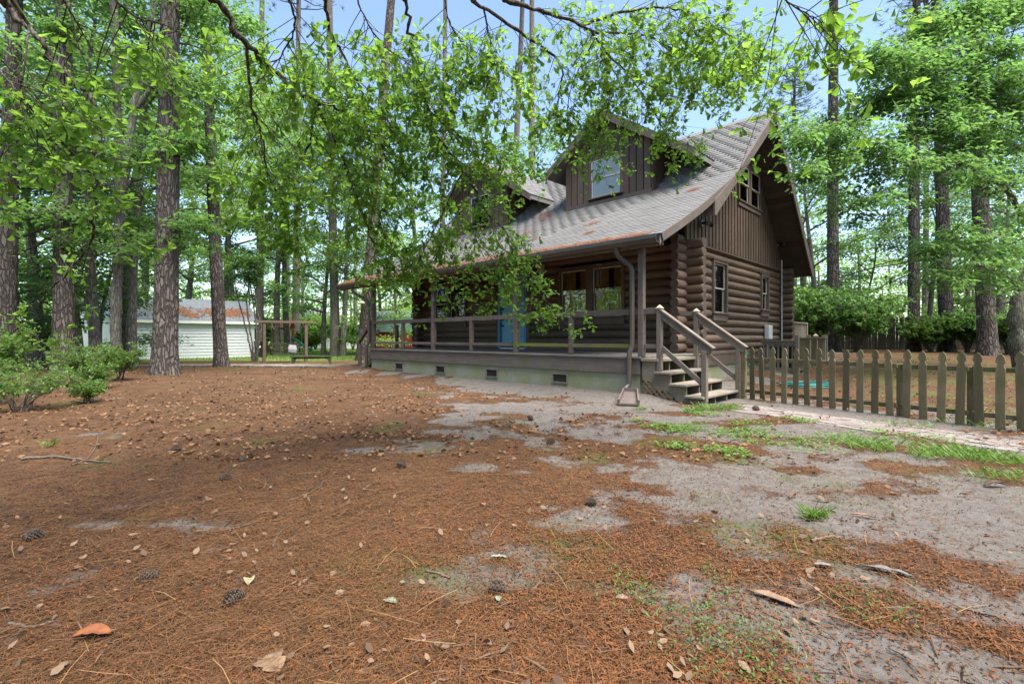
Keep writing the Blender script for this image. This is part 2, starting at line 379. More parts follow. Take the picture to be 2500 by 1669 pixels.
GX, GY = np.meshgrid(gx, gy); GZ = gz(GX, GY)
ny, nx = GX.shape; idx = np.arange(nx * ny).reshape(ny, nx)
GF = np.stack([idx[:-1, :-1], idx[:-1, 1:], idx[1:, 1:], idx[1:, :-1]], -1).reshape(-1, 4)
gm = npmesh('ground', np.stack([GX, GY, GZ], -1).reshape(-1, 3), GF,
            {'sand': f_sand(GX, GY).ravel(), 'moss': f_moss(GX, GY).ravel(), 'lawn': f_lawn(GX, GY).ravel()}, True)
def groundmat():
    m, nt, b = newmat('forest floor'); L = nt.links; v = coords(nt)
    def A(n): a = nt.nodes.new('ShaderNodeAttribute'); a.attribute_name = n; return a.outputs['Fac']
    fine = noise(nt, v, 85, 4, .7); mid = noise(nt, v, 14, 5, .65); big = noise(nt, v, 1.3, 4, .6)
    vo = N(nt, 'TexVoronoi', Scale=120); L.new(v, vo.inputs['Vector'])
    straw = ramp(nt, fine, [(.3, (.022, .014, .01)), (.46, (.075, .039, .02)), (.6, (.16, .084, .04)), (.8, (.3, .19, .11))])
    straw = mixc(nt, .35, straw, ramp(nt, mid, [(.3, (.034, .023, .016)), (.7, (.19, .09, .042))]))
    clump = noise(nt, v, 6.5, 6, .72); straw = mixc(nt, ramp(nt, clump, [(.4, (.6, .6, .6)), (.55, (0, 0, 0))]), straw, (.045, .03, .022))
    straw = mixc(nt, 1.0, straw, ramp(nt, big, [(.3, (.72, .72, .72)), (.7, (1.15, 1.15, 1.15))]), 'MULTIPLY')
    grit = noise(nt, v, 230, 3, .75); dk = noise(nt, v, 5.5, 5, .7)
    sand = ramp(nt, grit, [(.27, (.045, .038, .033)), (.5, (.138, .121, .108)), (.75, (.26, .236, .215))])
    sand = mixc(nt, .5, sand, ramp(nt, mid, [(.3, (.076, .066, .058)), (.7, (.172, .154, .14))]))
    sand = mixc(nt, ramp(nt, dk, [(.5, (0, 0, 0)), (.72, (.75, .75, .75))]), sand, (.075, .06, .05))
    f = N(nt, 'Math', operation='MULTIPLY_ADD'); f.inputs[1].default_value = 1.0; L.new(mid, f.inputs[0])
    L.new(A('sand'), f.inputs[2]); fs = ramp(nt, f.outputs[0], [(.66, (0, 0, 0)), (1.0, (1, 1, 1))])
    m1 = N(nt, 'Math', operation='MULTIPLY'); m1.inputs[1].default_value = 2; m1.use_clamp = True; L.new(fs, m1.inputs[0])
    m2 = N(nt, 'Math', operation='MULTIPLY_ADD'); m2.inputs[1].default_value = 2; m2.inputs[2].default_value = -1; m2.use_clamp = True; L.new(fs, m2.inputs[0])
    soil = ramp(nt, grit, [(.3, (.03, .022, .018)), (.7, (.125, .095, .078))])
    col = mixc(nt, m2.outputs[0], mixc(nt, m1.outputs[0], straw, soil), sand)
    moss = ramp(nt, fine, [(.3, (.035, .045, .014)), (.7, (.11, .125, .035))])
    fm = N(nt, 'Math', operation='MULTIPLY'); L.new(A('moss'), fm.inputs[0]); L.new(ramp(nt, mid, [(.35, (0, 0, 0)), (.6, (1, 1, 1))]), fm.inputs[1])
    col = mixc(nt, fm.outputs[0], col, moss)
    lawn = ramp(nt, noise(nt, v, 3, 6, .7), [(.3, (.1, .15, .035)), (.7, (.2, .26, .07))]); col = mixc(nt, A('lawn'), col, lawn)
    L.new(col, b.inputs['Base Color']); b.inputs['Roughness'].default_value = .95; b.inputs['Specular IOR Level'].default_value = .15
    hb = N(nt, 'Math', operation='MULTIPLY_ADD'); hb.inputs[1].default_value = .6; L.new(grit, hb.inputs[0]); L.new(mid, hb.inputs[2]); bump(nt, b, hb.outputs[0], .9, .014); return m
ground = structure(obj('ground', gm, groundmat()))

# ------------------------------------------------------------------ the log cabin (built in the house frame: x right, y back)
ZD = .694; A0 = -.294; A1 = -10.753; BW = 2.6036; BB = 9.653; AR = .545; AL = -11.6; BR = 6.14; ZR = 7.13
HROT = YAW - math.pi / 2
house = thing('log_cabin', 'dark brown log cabin with grey shingle roof, two dormers and a railed front porch', 'house', (HO[0], HO[1], 0), HROT)
prof_pts = np.array([(-.2, 2.87), (.4, 3.155), (1.02, 3.46), (1.6, 3.76), (2.1, 4.055), (2.7, 4.385), (3.2, 4.69), (3.7, 5.08), (4.4, 5.665), (5.2, 6.335), (6.14, 7.13)])
def roofz(y): return np.interp(y, PB, PZ)
PB = np.linspace(-.2, BR, 80); PZ = np.interp(PB, prof_pts[:, 0], prof_pts[:, 1])
k = np.ones(7) / 7; PZs = np.convolve(np.pad(PZ, 3, mode='edge'), k, 'valid'); PZ[3:-3] = PZs[3:-3]
BKY, BKZ = 9.95, 3.2                                   # back eave

def log(x0, x1, y0, y1, z, r=.112, mat='log'):
    """one round log from (x0,y0) to (x1,y1), with rounded cut ends and slight taper"""
    n = 14; p, q = Vector((x0, y0, z)), Vector((x1, y1, z)); L_ = (q - p).length; d = (q - p) / L_
    k = max(2, int(L_ / .9)); pts, rr = [], []
    e = .02
    for t, s in ((0, .93), (e * .6, .985), (.05, 1.0)): pts.append(p + d * t); rr.append(r * s)
    for i in range(1, k): pts.append(p + d * (L_ * i / k)); rr.append(r * random.uniform(.975, 1.025))
    for t, s in ((.05, 1), (e * .6, .985), (0, .93)): pts.append(q - d * t); rr.append(r * s)
    o = MB().tube(pts, rr, n).build('log', M[mat], house, smooth=True); me = o.data; me.materials.append(M['logend'])
    for p in me.polygons:
        if len(p.vertices) == n: p.material_index = 1
# window and door openings: (u0,u1,z0,z1) along the wall
FRONT = [(-4.05, -1.93, 1.53, 2.95), (-10.02, -8.06, 1.53, 2.95), (-6.5, -5.28, .6, 3.02)]
GABLE = [(4.03, 4.95, 1.64, 3.0), (7.57, 8.27, 1.86, 2.97)]
def segs(a, b, holes, z, r):
    out = [(a, b)]
    for u0, u1, z0, z1 in holes:
        if z + r * .55 < z0 or z - r * .55 > z1: continue
        nxt = []
        for s, e in out:
            if u1 <= s or u0 >= e: nxt.append((s, e)); continue
            if u0 > s: nxt.append((s, u0))
            if u1 < e: nxt.append((u1, e))
        out = nxt
    return [(s, e) for s, e in out if e - s > .05]
for i in range(13):
    z = ZD + .03 + .205 * i
    for s, e in segs(A1 - .36, A0 + .36, FRONT, z, .1): log(s, e, BW + .11, BW + .11, z)
    log(A1 - .36, A0 + .36, BB - .11, BB - .11, z)
for i in range(13):
    z = ZD + .125 + .205 * i
    if i == 0:
        log(A0 - .115, A0 - .115, BW - .4, BB + .4, z, mat='logy')
    else:
        for s, e in segs(BW - .4, BB + .4, GABLE, z, .1): log(A0 - .115, A0 - .115, s, e, z, mat='logy')
    log(A1 + .115, A1 + .115, BW - .4, BB + .4, z, mat='logy')
log(A0 - .115, A0 - .115, BW + .05, BB, ZD - .06, mat='logy')

# foundation of the house and porch
MB().box(A1 + .1, A0 - .06, BW, BB, -.3, ZD - .1).build('foundation', M['concrete'], house)
MB().box(A0 - .05, A0 - .012, BW + .3, BB, ZD - .34, ZD - .02).build('skirt_board', M['trim'], house)
found = MB(); found.box(-9.82, -.03, .04, .22, -.35, .362); found.box(-.2, -.031, .22, BW - .02, -.35, .361); found.box(-9.819, -9.65, .22, BW - .02, -.35, .361)
fo = found.build('porch_foundation', M['concrete'], house)
for vx in (-1.92, -4.05, -6.11, -8.16):
    fr = MB(); w_, h_ = .21, .105; zc = .18
    for a, b_, c, d in ((-w_, w_, h_ - .025, h_), (-w_, w_, -h_, -h_ + .025)): fr.box(vx + a, vx + b_, .012, .05, zc + c, zc + d)
    for a in (-w_, w_ - .025): fr.box(vx + a, vx + a + .025, .013, .05, zc - h_ + .025, zc + h_ - .025)
    v_ = fr.build('vent', M['ventframe'], house)
    MB().box(vx - w_ + .02, vx + w_ - .02, .0395, .045, zc - h_ + .02, zc + h_ - .02).build('vent_back', M['dark'], v_)
    g_ = MB()
    for i in range(10):
        x0 = vx - w_ + .03 + i * .0385
        g_.bar((x0, .03, zc - h_ + .03), (x0 + .03, .03, zc), .006, .006, (0, 1, 0)); g_.bar((x0 + .03, .03, zc), (x0, .03, zc + h_ - .03), .006, .006, (0, 1, 0))
    g_.build('grille', M['iron'], v_)
MB().box(-9.85, -.0, .0, .038, .36, ZD - .045).build('fascia_board', M['fascia'], house, bevel=.004)
MB().box(-.038, .0, .0385, BW - .15, .36, ZD - .045).build('fascia_board', M['fascia'], house)
MB().box(-9.85, -9.812, .0385, BW - .15, .36, ZD - .045).build('fascia_board', M['fascia'], house)
nb = 19
for i in range(nb):
    y0 = -.03 + i * (BW + .02) / nb
    MB().box(-9.87 - random.uniform(0, .01), .03, y0, y0 + (BW + .02) / nb - .006, ZD - .042, ZD - random.uniform(0, .004)).build('deck_board', M['deck'], house, bevel=.004)
MB().box(-9.7, -.1, .1, BW, .3, .36).build('joist', M['dark'], house)

# porch posts, rails
post_x = [0., -3.26, -6.48, -9.74]
for i, x in enumerate(post_x):
    MB().box(x - .055, x + .055, .02, .13, ZD, 2.72).build('post', M['rail'], house, bevel=.006)
for x in (-1.65, -4.86, -8.02):
    MB().box(x - .045, x + .045, .03, .12, ZD, 1.475).build('rail_post', M['rail'], house, bevel=.005)
xs = [-9.69, -6.535, -3.315, -.055]
segx = list(zip([-9.685, -6.425, -3.205], [-6.535, -3.315, -.055]))
for i, (s, e) in enumerate(segx):
    MB().box(s, e, .04, .11, 1.478, 1.585).build('top_rail', M['rail'], house, bevel=.005)
    MB().box(s, e, .055, .095, .845, .92).build('lower_rail', M['mossrail' if i == 2 else 'rail'], house, bevel=.004)
MB().box(.055, .33, .04, .11, 1.478, 1.585).build('top_rail', M['rail'], house, bevel=.005)
MB().box(.055, .33, .055, .095, .845, .92).build('lower_rail', M['rail'], house, bevel=.004)
# left end rails (beside the far steps)
for y in (.9, 1.7, 2.35): MB().box(-9.79, -9.7, y, y + .09, ZD, 1.475).build('rail_post', M['rail'], house)
MB().box(-9.78, -9.71, 1.5, 2.5, 1.478, 1.585).build('top_rail', M['rail'], house); MB().box(-9.765, -9.725, 1.5, 2.5, .845, .92).build('lower_rail', M['rail'], house)
MB().box(AL + .55, .42, .025, .125, 2.722, 2.86).build('porch_beam', M['trim'], house)

# right stairs: run to the right along the porch front
TR = [(.33, .655), (.62, .43), (.91, .235), (1.2, .045), (1.5, -.13)]      # (front edge x of tread, top z)
MB().box(.031, .38, -.02, 1.62, .605, .66).build('landing', M['stair'], house, bevel=.006)
for i, (x1, z) in enumerate(TR[1:]):
    x0 = TR[i][0] - .02; ex = .06 if i == 3 else 0
    tr = MB(); half = (x1 - x0 + .02) / 2
    tr.box(x0, x0 + half - .004, -.05 - ex, 1.66 + ex * 3, z - .042, z); tr.box(x0 + half + .004, x1 + .02, -.05 - ex, 1.66 + ex * 3, z - .043, z - .002)
    tr.build('stair_tread', M['stair'], house, bevel=.006)
for y in (.02, .54, 1.06, 1.56):
    pl = [(.04, .6), (.31, .6), (.31, .385), (.6, .385), (.6, .19), (.89, .19), (.89, 0), (1.18, 0), (1.18, -.175), (1.3, -.24), (.95, -.22), (.72, -.02), (.04, .3)]
    MB().prism(pl, 1, y, y + .04).build('stringer', M['stringer'], house)
def newel(x, y, z0, z1, cap=True):
    o = MB().box(x - .045, x + .045, y - .045, y + .045, z0, z1).build('newel_post', M['raily'], house, bevel=.006)
    if cap:
        c = MB(); c.box(x - .055, x + .055, y - .055, y + .055, z1 + .001, z1 + .02)
        c.add([(x - .045, y - .045, z1 + .02), (x + .045, y - .045, z1 + .02), (x + .045, y + .045, z1 + .02), (x - .045, y + .045, z1 + .02), (x, y, z1 + .075)], [(0, 3, 2, 1), (0, 1, 4), (1, 2, 4), (2, 3, 4), (3, 0, 4)])
        c.build('post_cap', M['brass'], o)
newel(.375, .055, .43, 1.57); newel(.375, 1.59, .43, 1.57); newel(1.2, .055, -.2, .82, False); newel(1.2, 1.59, -.2, .82, False)
for y in (.055, 1.59):
    MB().bar((.40, y, 1.47), (1.32, y, .81), .07, .13).build('stair_handrail', M['raily'], house, bevel=.005)
    MB().bar((.39, y, 1.555), (1.36, y, .86), .12, .03).build('handrail_cap', M['raily'], house, bevel=.004)
    MB().bar((.42, y, .86), (1.155, y, .265), .04, .085).build('stair_lower_rail', M['raily'], house, bevel=.004)
MB().box(.02, .33, 1.57, 1.61, 1.5, 1.585).build('top_rail', M['raily'], house)
# lattice under the stair
lt = MB()
for i in range(-6, 9):
    for sgn in (1, -1):
        a = Vector((.06 + i * .11, .018 if sgn > 0 else .011, -.15)); b_ = a + Vector((.5 * sgn, 0, .5))
        # clip to the triangle under the stringer
        pts = []
        for t in np.linspace(0, 1, 26):
            p = a + (b_ - a) * t
            if .05 < p.x < .98 and p.z < .3 - (p.x - .04) * .47 and p.z > -.14: pts.append(p)
        if len(pts) > 2: lt.bar(pts[0], pts[-1], .03, .006, (0, 1, 0))
lt.build('lattice', M['latt'], house)
# left stairs
for i, z in enumerate((.5, .3, .1)):
    MB().box(-10.15 - .28 * i, -9.86 - .28 * i, .1, 1.5, z - .04, z).build('stair_tread', M['stair'], house, bevel=.005)
for y in (.12, 1.44): MB().prism([(-9.86, .64), (-9.86, .3), (-10.6, -.2), (-10.8, -.2), (-10.7, .06), (-10.4, .1), (-10.4, .25), (-10.13, .28), (-10.13, .46), (-9.9, .46)], 1, y, y + .04).build('stringer', M['stringer'], house)
newel(-10.75, .12, -.2, .86, False); newel(-9.93, .12, .46, 1.62, False)
MB().bar((-9.93, .12, 1.58), (-10.85, .12, .86), .1, .1).build('stair_handrail', M['raily'], house)

# windows: casing part, with sashes, panes and curtain under it
def window(kind, u0, u1, z0, z1, units, curtain='curtain', sill=True, cw=.075, depth=None, inset=.06, base=None, apron=.17, blind=False):
    """kind 'f' front wall (faces -y), 'g' right gable (faces +x); units: list of (u0,u1)"""
    base = base if base is not None else (BW if kind == 'f' else A0)
    def bx(mb, a, b_, d0, d1, c, d):
        if kind == 'f': mb.box(a, b_, base - d1, base - d0, c, d)
        else: mb.box(base + d0, base + d1, a, b_, c, d)
    c = MB(); dp = .035 if depth is None else depth
    bx(c, u0, u1, -.1, dp, z1 - cw, z1); bx(c, u0, u0 + cw, -.1, dp - .003, z0, z1 - cw); bx(c, u1 - cw, u1, -.1, dp - .003, z0, z1 - cw)
    for (a, b_), (a2, b2) in zip(units, units[1:]): bx(c, b_, a2, -.1, dp - .006, z0, z1 - cw)
    if sill:
        bx(c, u0 - .03, u1 + .03, -.1, dp + .03, z0 - .04, z0)
        if apron: bx(c, u0, u1, -.03, dp - .005, z0 - .04 - apron, z0 - .04)
    bx(c, u0 - .03, u1 + .03, -.02, dp + .015, z1, z1 + .03)
    root = c.build('window', M['trim'], house, bevel=.003)
    zm = z0 + (z1 - cw - z0) * .5
    for a, b_ in units:
        for k, (s, e, off) in enumerate(((zm - .015, z1 - cw, 0), (z0, zm + .015, -.03))):
            f = MB(); t = .028; d0, d1 = -inset + off, -inset + off + .028
            bx(f, a, b_, d0, d1, e - t, e); bx(f, a, b_, d0, d1, s, s + t); bx(f, a, a + t, d0, d1 - .002, s + t, e - t); bx(f, b_ - t, b_, d0, d1 - .002, s + t, e - t)
            f.build('sash', M['winframe'], root)
            g = MB(); bx(g, a + t - .004, b_ - t + .004, d0 + .008, d0 + .013, s + t - .004, e - t + .004); g.build('pane', M['glass'], root)
        if curtain:
            # pleated curtain a little behind the glass
            n = 40; V, F = [], []; d_ = -inset - .09 if inset > 0 else .004
            spans = [(a - .03, a + (b_ - a) * .46), (b_ - (b_ - a) * .34, b_ + .03)] if not blind else [(a - .03, b_ + .03)]
            for s_, e_ in spans:
                o0 = len(V)
                for i in range(n + 1):
                    u = s_ + (e_ - s_) * i / n; dd = d_ + .025 * math.sin(i * 1.25) * (0 if blind else 1)
                    for z in (z0 - .02, z1 - cw + .02): V.append((u, base - dd, z) if kind == 'f' else (base + dd, u, z))
                F += [(o0 + 2 * i, o0 + 2 * i + 2, o0 + 2 * i + 3, o0 + 2 * i + 1) for i in range(n)]
            MB().add(V, F).build('blind' if blind else 'curtain', M['blind' if blind else 'curtain'], root)
    return root
window('f', -4.05, -1.93, 1.6, 2.95, [(-3.97, -3.1), (-2.9, -2.01)])
window('f', -10.02, -8.06, 1.6, 2.95, [(-9.94, -9.12), (-8.98, -8.14)])
window('g', 4.03, 4.95, 1.68, 3.0, [(4.11, 4.87)])
window('g', 7.57, 8.27, 1.9, 2.97, [(7.64, 8.2)], blind=True)
# front door: blue, with its frame
dr = MB(); dr.box(-6.5, -6.41, BW - .03, BW + .2, ZD, 3.0); dr.box(-5.37, -5.28, BW - .03, BW + .2, ZD, 3.0); dr.box(-6.409, -5.371, BW - .03, BW + .2, 2.9, 3.0)
door = dr.build('door', M['blued'], house, bevel=.004)
lf = MB(); lf.box(-6.41, -5.37, BW + .06, BW + .11, ZD + .05, 2.9)
lf.build('door_leaf', M['blue'], door, bevel=.004)
for (a, b_, c, d) in ((-6.25, -5.95, 1.75, 2.7), (-5.83, -5.53, 1.75, 2.7), (-6.25, -5.95, .98, 1.6), (-5.83, -5.53, .98, 1.6)):
    q = MB(); q.box(a, b_, BW + .048, BW + .0595, c, d); q.box(a + .03, b_ - .03, BW + .04, BW + .048, c + .03, d - .03); q.build('door_panel', M['blue'], door, bevel=.004)
MB().box(-6.4, -5.38, BW + .05, BW + .0595, ZD + .06, ZD + .2).build('kick_plate', M['black'], door)
MB().box(-6.41, -5.37, BW - .02, BW + .058, ZD + .002, ZD + .04).build('threshold', M['white'], door)
for z in (1.62, 1.95, 1.42): MB().sphere((-6.33, BW + .02, z), .035, 8).build('door_knob', M['black'], door, smooth=True)
for x0, x1 in ((-6.6, -6.502), (-5.278, -5.18)): MB().box(x0, x1, BW - .005, BW + .1, ZD, 3.06).build('door_casing', M['trim'], house)
# porch wall lamp and floor-to-roof trims
wl = MB(); wl.box(-4.72, -4.56, BW - .14, BW - .02, 2.93, 3.16); wl.build('wall_lamp', M['brass'], house)
# interior kept dark
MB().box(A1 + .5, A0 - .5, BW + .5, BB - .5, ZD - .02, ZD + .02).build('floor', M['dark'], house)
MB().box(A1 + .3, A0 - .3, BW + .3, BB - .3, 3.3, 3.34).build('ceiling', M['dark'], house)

# ---- roof body: sheet under the shingles, soffits, rakes
T = .17
bb_ = list(PB); zz_ = list(PZ)
top = [(y, z) for y, z in zip(PB, PZ)] + [(BKY, BKZ)]
und = [(y, z - T) for y, z in zip(PB, PZ)] ; und[-1] = (BR, ZR - T * 1.05); und += [(BKY, BKZ - T)]
rb = MB(); n = len(top)
V = [(x, y, z - .012) for x in (AL + .03, AR - .03) for y, z in top] + [(x, y, z) for x in (AL + .03, AR - .03) for y, z in und]
F = []
for i in range(n - 1): F += [(i, i + 1, n + i + 1, n + i)]
F += [(0, n, 3 * n, 2 * n), (n - 1, 3 * n - 1, 4 * n - 1, 2 * n - 1)]
for s in (0, n): F += [(s + i, s + i + 1, 2 * n + s + i + 1, 2 * n + s + i) for i in range(n - 1)]
roof = rb.add(V, F).build('roof', M['shingle'], house)
def sheet(name, pts, x0, x1, mat):
    n = len(pts); V = [(x, y, z) for x in (x0, x1) for y, z in pts]
    return MB().add(V, [(i, i + 1, n + i + 1, n + i) for i in range(n - 1)]).build(name, M[mat], house)
# soffit boards under both gable overhangs and the porch
def under(y): return float(roofz(y)) - T if y <= BR else ZR - T * 1.05 + (BKZ - T - ZR + T * 1.05) * (y - BR) / (BKY - BR)
ys = np.arange(-.16, BKY - .1, .14)
for (x0, x1) in ((A0 - .0, AR - .04), (AL + .04, A1)):
    for y in ys:
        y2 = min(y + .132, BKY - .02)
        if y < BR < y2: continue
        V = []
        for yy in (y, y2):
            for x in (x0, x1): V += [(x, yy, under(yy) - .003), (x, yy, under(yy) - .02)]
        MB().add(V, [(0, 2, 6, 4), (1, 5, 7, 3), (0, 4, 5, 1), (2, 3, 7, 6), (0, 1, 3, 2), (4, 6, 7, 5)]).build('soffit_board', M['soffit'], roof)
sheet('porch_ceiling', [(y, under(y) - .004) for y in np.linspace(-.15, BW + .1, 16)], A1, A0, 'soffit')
def rake(x0, x1):
    # curved board at the porch, straight main board with its plumb-cut tail, and the back board
    lowp = [(y, z + .012) for y, z in zip(PB, PZ) if y <= 3.9]
    w_ = .15
    def nrm(i, P_):
        a = P_[max(i - 1, 0)]; b_ = P_[min(i + 1, len(P_) - 1)]; d = math.hypot(b_[0] - a[0], b_[1] - a[1]); return ((b_[1] - a[1]) / d, -(b_[0] - a[0]) / d)
    bot = [(p[0] + nrm(i, lowp)[0] * w_, p[1] + nrm(i, lowp)[1] * w_) for i, p in enumerate(lowp)]
    MB().prism(lowp + bot[::-1], 0, x0, x1).build('rake_board', M['rake'], roof, bevel=.004)
    e = .012 if x1 > 0 else -.012
    sl = .842; t = (BR, ZR + .015)
    yb = 2.07
    main = [(BR, ZR + .012), (3.45, float(roofz(3.45)) + .012), (2.9, float(roofz(2.9)) - .03), (yb, float(roofz(yb)) - .12), (yb, 3.59), (yb + .06, 3.6), (BR, ZR - .29)]
    MB().prism(main, 0, x0 + e * .5, x1 + e).build('rake_board', M['rake'], roof, bevel=.004)
    bk = [(BR + .001, ZR + .012), (BR + .001, ZR - .29), (BKY - .12, BKZ - .23), (BKY + .03, BKZ - .2), (BKY + .03, BKZ + .0)]
    MB().prism(bk, 0, x0, x1).build('rake_board', M['rake'], roof, bevel=.004)
rake(AR - .035, AR + .005); rake(AL - .005, AL + .035)
for x0, x1 in ((AR - .24, AR - .036), (AL + .036, AL + .24)): MB().prism([(2.09, 3.9), (2.09, 3.6), (3.7, 4.905), (3.7, 5.0), (2.8, 4.3)], 0, x0, x1).build('rake_return', M['trim'], roof)
# gable siding: backing sheet plus single boards
def gable_wall(xw, sgn):
    pts = [(y, under(y) + .1) for y in np.linspace(BW - .1, BKY - .35, 60)]
    pts = [(y, z) for y, z in pts if z > 3.3]
    poly = [(pts[0][0], 3.27)] + pts + [(pts[-1][0], 3.27)]
    MB().prism(poly, 0, xw - .06 * sgn, xw - .002 * sgn).build('gable_wall', M['backing'], house)
    holes = [(5.6, 7.36, 4.66, 5.87)] if sgn > 0 else []
    y = BW - .08; pitch = .207
    while y < BKY - .4:
        y2 = y + .138
        for h in (holes or [(99, 99, 0, 0)]):
            zt0, zt1 = under(y) + .0, under(y2) + .0
            if (y < BR < y2): zt0 = zt1 = min(zt0, zt1)
            if y2 > h[0] + .01 and y < h[1] - .01: spans = [(3.262, h[2], 3.262, h[2]), (h[3], zt0, h[3], zt1)]
            else: spans = [(3.262, zt0, 3.262, zt1)]
            for a, b_, c, d in spans:
                if min(b_, d) - a < .06: continue
                x0, x1 = xw - .001 * sgn, xw + .034 * sgn
                MB().add([(x, yy, z) for x in (x0, x1) for yy, z in ((y, a), (y2, c), (y2, d), (y, b_))], [(0, 1, 2, 3), (7, 6, 5, 4), (0, 4, 5, 1), (1, 5, 6, 2), (2, 6, 7, 3), (3, 7, 4, 0)]).build('siding_board', M['siding'], house)
        y += pitch
gable_wall(A0, 1); gable_wall(A1, -1)
window('g', 5.6, 7.36, 4.8, 5.87, [(5.7, 6.36), (6.58, 7.26)], cw=.09, base=A0 + .0, depth=.075, curtain='x', blind=True, inset=-.04, apron=.12)
MB().box(A0 - .04, A0 + .03, BW + .12, BB - .2, 3.225, 3.262).build('drip_board', M['trim'], house)
# gutter with rolled lip and downspouts
gp = [(-.205, 2.86), (-.205, 2.73), (-.29, 2.73), (-.325, 2.80), (-.325, 2.86), (-.335, 2.86), (-.335, 2.79), (-.295, 2.715), (-.19, 2.715), (-.19, 2.86)]
MB().prism(gp, 0, AL + .03, AR - .04).build('gutter', M['gutter'], roof)
MB().box(AL + .03, AR - .04, -.188, -.15, 2.68, 2.855).build('eave_board', M['trim'], roof)
def downspout(pts):
    mb = MB(); r = [.048] * len(pts); mb.tube(pts, r, 8)
    return mb.build('downspout', M['gutter'], house, smooth=True)
downspout([(-.35, -.24, 2.74), (-.35, -.235, 2.64), (-.33, -.19, 2.56), (-.25, -.1, 2.47), (-.17, -.045, 2.38), (-.14, -.03, 2.28), (-.14, -.03, 1.1), (-.14, -.03, .92), (-.15, -.05, .84), (-.165, -.085, .76), (-.165, -.09, .66), (-.165, -.085, .2), (-.17, -.11, .14), (-.19, -.2, .09)])
downspout([(-10.6, -.24, 2.74), (-10.6, -.235, 2.62), (-10.55, -.2, 2.54), (-10.1, -.06, 2.32), (-9.93, -.02, 2.22), (-9.9, -.01, 2.1), (-9.9, -.01, .9), (-9.93, -.05, .8), (-9.95, -.07, .7), (-9.95, -.07, .15), (-9.98, -.1, .08), (-10.1, -.2, .04)])
# electrical box, conduits, floodlights
MB().box(A0 + .01, A0 + .14, 7.85, 8.2, 1.0, 1.42).build('electrical_box', M['grey'], house, bevel=.01)
MB().tube([(A0 + .05, 9.42, .5), (A0 + .05, 9.42, 3.72)], .022, 8).build('conduit', M['grey'], house)
MB().tube([(A0 + .05, 8.0, .35), (A0 + .05, 8.0, 1.0)], .02, 8).build('conduit', M['grey'], house)
MB().tube([(A0 + .04, BW + .6, .72), (A0 + .04, BW + .55, 2.0), (A0 + .045, BW + .55, 3.2)], .008, 5).build('cable', M['dark'], house)
def flood(y, z):
    b_ = MB(); b_.box(A0 + .02, A0 + .08, y - .05, y + .05, z - .08, z + .08); r_ = b_.build('floodlight', M['ventframe'], house)
    for s in (-1, 1):
        MB().tube([(A0 + .08, y + s * .03, z), (A0 + .16, y + s * .07, z - .02), (A0 + .28, y + s * .14, z - .06)], [.02, .03, .065], 10).build('lamp_head', M['black'], r_, smooth=True)
flood(3.25, 3.75); flood(9.0, 4.05)

# ---- shingles: the ones that show largest are single pieces, the rest one joined part
def roof_point(s):      # arc length up the front slope -> (y, z, angle)
    y = np.interp(s, ARC, PB); z = np.interp(s, ARC, PZ); e = .05
    y2 = np.interp(s + e, ARC, PB); z2 = np.interp(s + e, ARC, PZ); y1 = np.interp(s - e, ARC, PB); z1 = np.interp(s - e, ARC, PZ)
    return y, z, math.atan2(z2 - z1, y2 - y1)
ARC = np.concatenate([[0], np.cumsum(np.hypot(np.diff(PB), np.diff(PZ)))])
DORM = [0., -5.19]                                    # x shift of the two dormers
DX0, DX1, DB = -4.29, -1.56, 3.295
tabs = []
rows = int(ARC[-1] / .14)
for r in range(rows):
    s0 = r * .14 + .0; y, z, an = roof_point(s0 + .07)
    off = (r % 3) * .11; x = AL + .04 - off
    while x < AR - .02:
        a, b_ = max(x, AL + .03), min(x + .328, AR - .005)
        if b_ - a > .06:
            xm = (a + b_) / 2
            hid = any(DX0 + d < xm < DX1 + d and y > DB and y < DB + 1.9 and z < 6.9 for d in DORM)
            if not hid: tabs.append((a, b_, s0, random.uniform(-.006, .006)))
        x += .333
tv = []
for a, b_, s0, j in tabs:
    y, z, an = roof_point(s0 + .07); X, Y = h2w((a + b_) / 2, float(y)); tv.append(math.hypot(X, Y))
order = np.argsort(tv)
sm = MB(); sm.box(-.5, .5, -.085, .1, -.006, .006); SHM = sm.mesh('shingle'); SHM.materials.append(M['shingle'])
SHM.attributes.new('rnd', 'FLOAT', 'POINT')
single = set(order[:300].tolist()); rest_v, rest_f, rest_r = [], [], []
base = np.array([v.co[:] for v in SHM.vertices]); bf = [tuple(p.vertices) for p in SHM.polygons]
for i, (a, b_, s0, j) in enumerate(tabs):
    y, z, an = roof_point(s0 + .07); tilt = an - .055
    loc = Vector(((a + b_) / 2, float(y), float(z) + .006)); sx = (b_ - a) - .007
    mat = Matrix.Translation(loc) @ Matrix.Rotation(tilt, 4, 'X') @ Matrix.Rotation(random.uniform(-.006, .006), 4, 'Z') @ Matrix.Translation((0, j, random.uniform(0, .003))) @ Matrix.Diagonal((sx, 1, 1, 1))
    if i in single:
        o = bpy.data.objects.new('shingle', SHM); COL.objects.link(o); o.parent = roof; o.matrix_local = mat
    else:
        o_ = len(rest_v); rest_v += [tuple(mat @ Vector(p)) for p in base]; rest_f += [tuple(o_ + q for q in f) for f in bf]; rest_r += [random.random()] * 8
sm_ = npmesh('shingle_courses', rest_v, rest_f, {'rnd': rest_r}); stuff(obj('shingle_courses', sm_, M['shingle'], roof))
cap = MB()
for i in range(40):
    x = AL + .05 + i * (AR - AL - .1) / 40
    cap.add([(x, BR - .14, ZR - .1), (x + .31, BR - .14, ZR - .105), (x + .31, BR, ZR + .02), (x, BR, ZR + .03), (x, BR + .14, ZR - .1), (x + .31, BR + .14, ZR - .105)], [(0, 1, 2, 3), (3, 2, 5, 4)])
cap.build('ridge_cap', M['shingle'], roof)

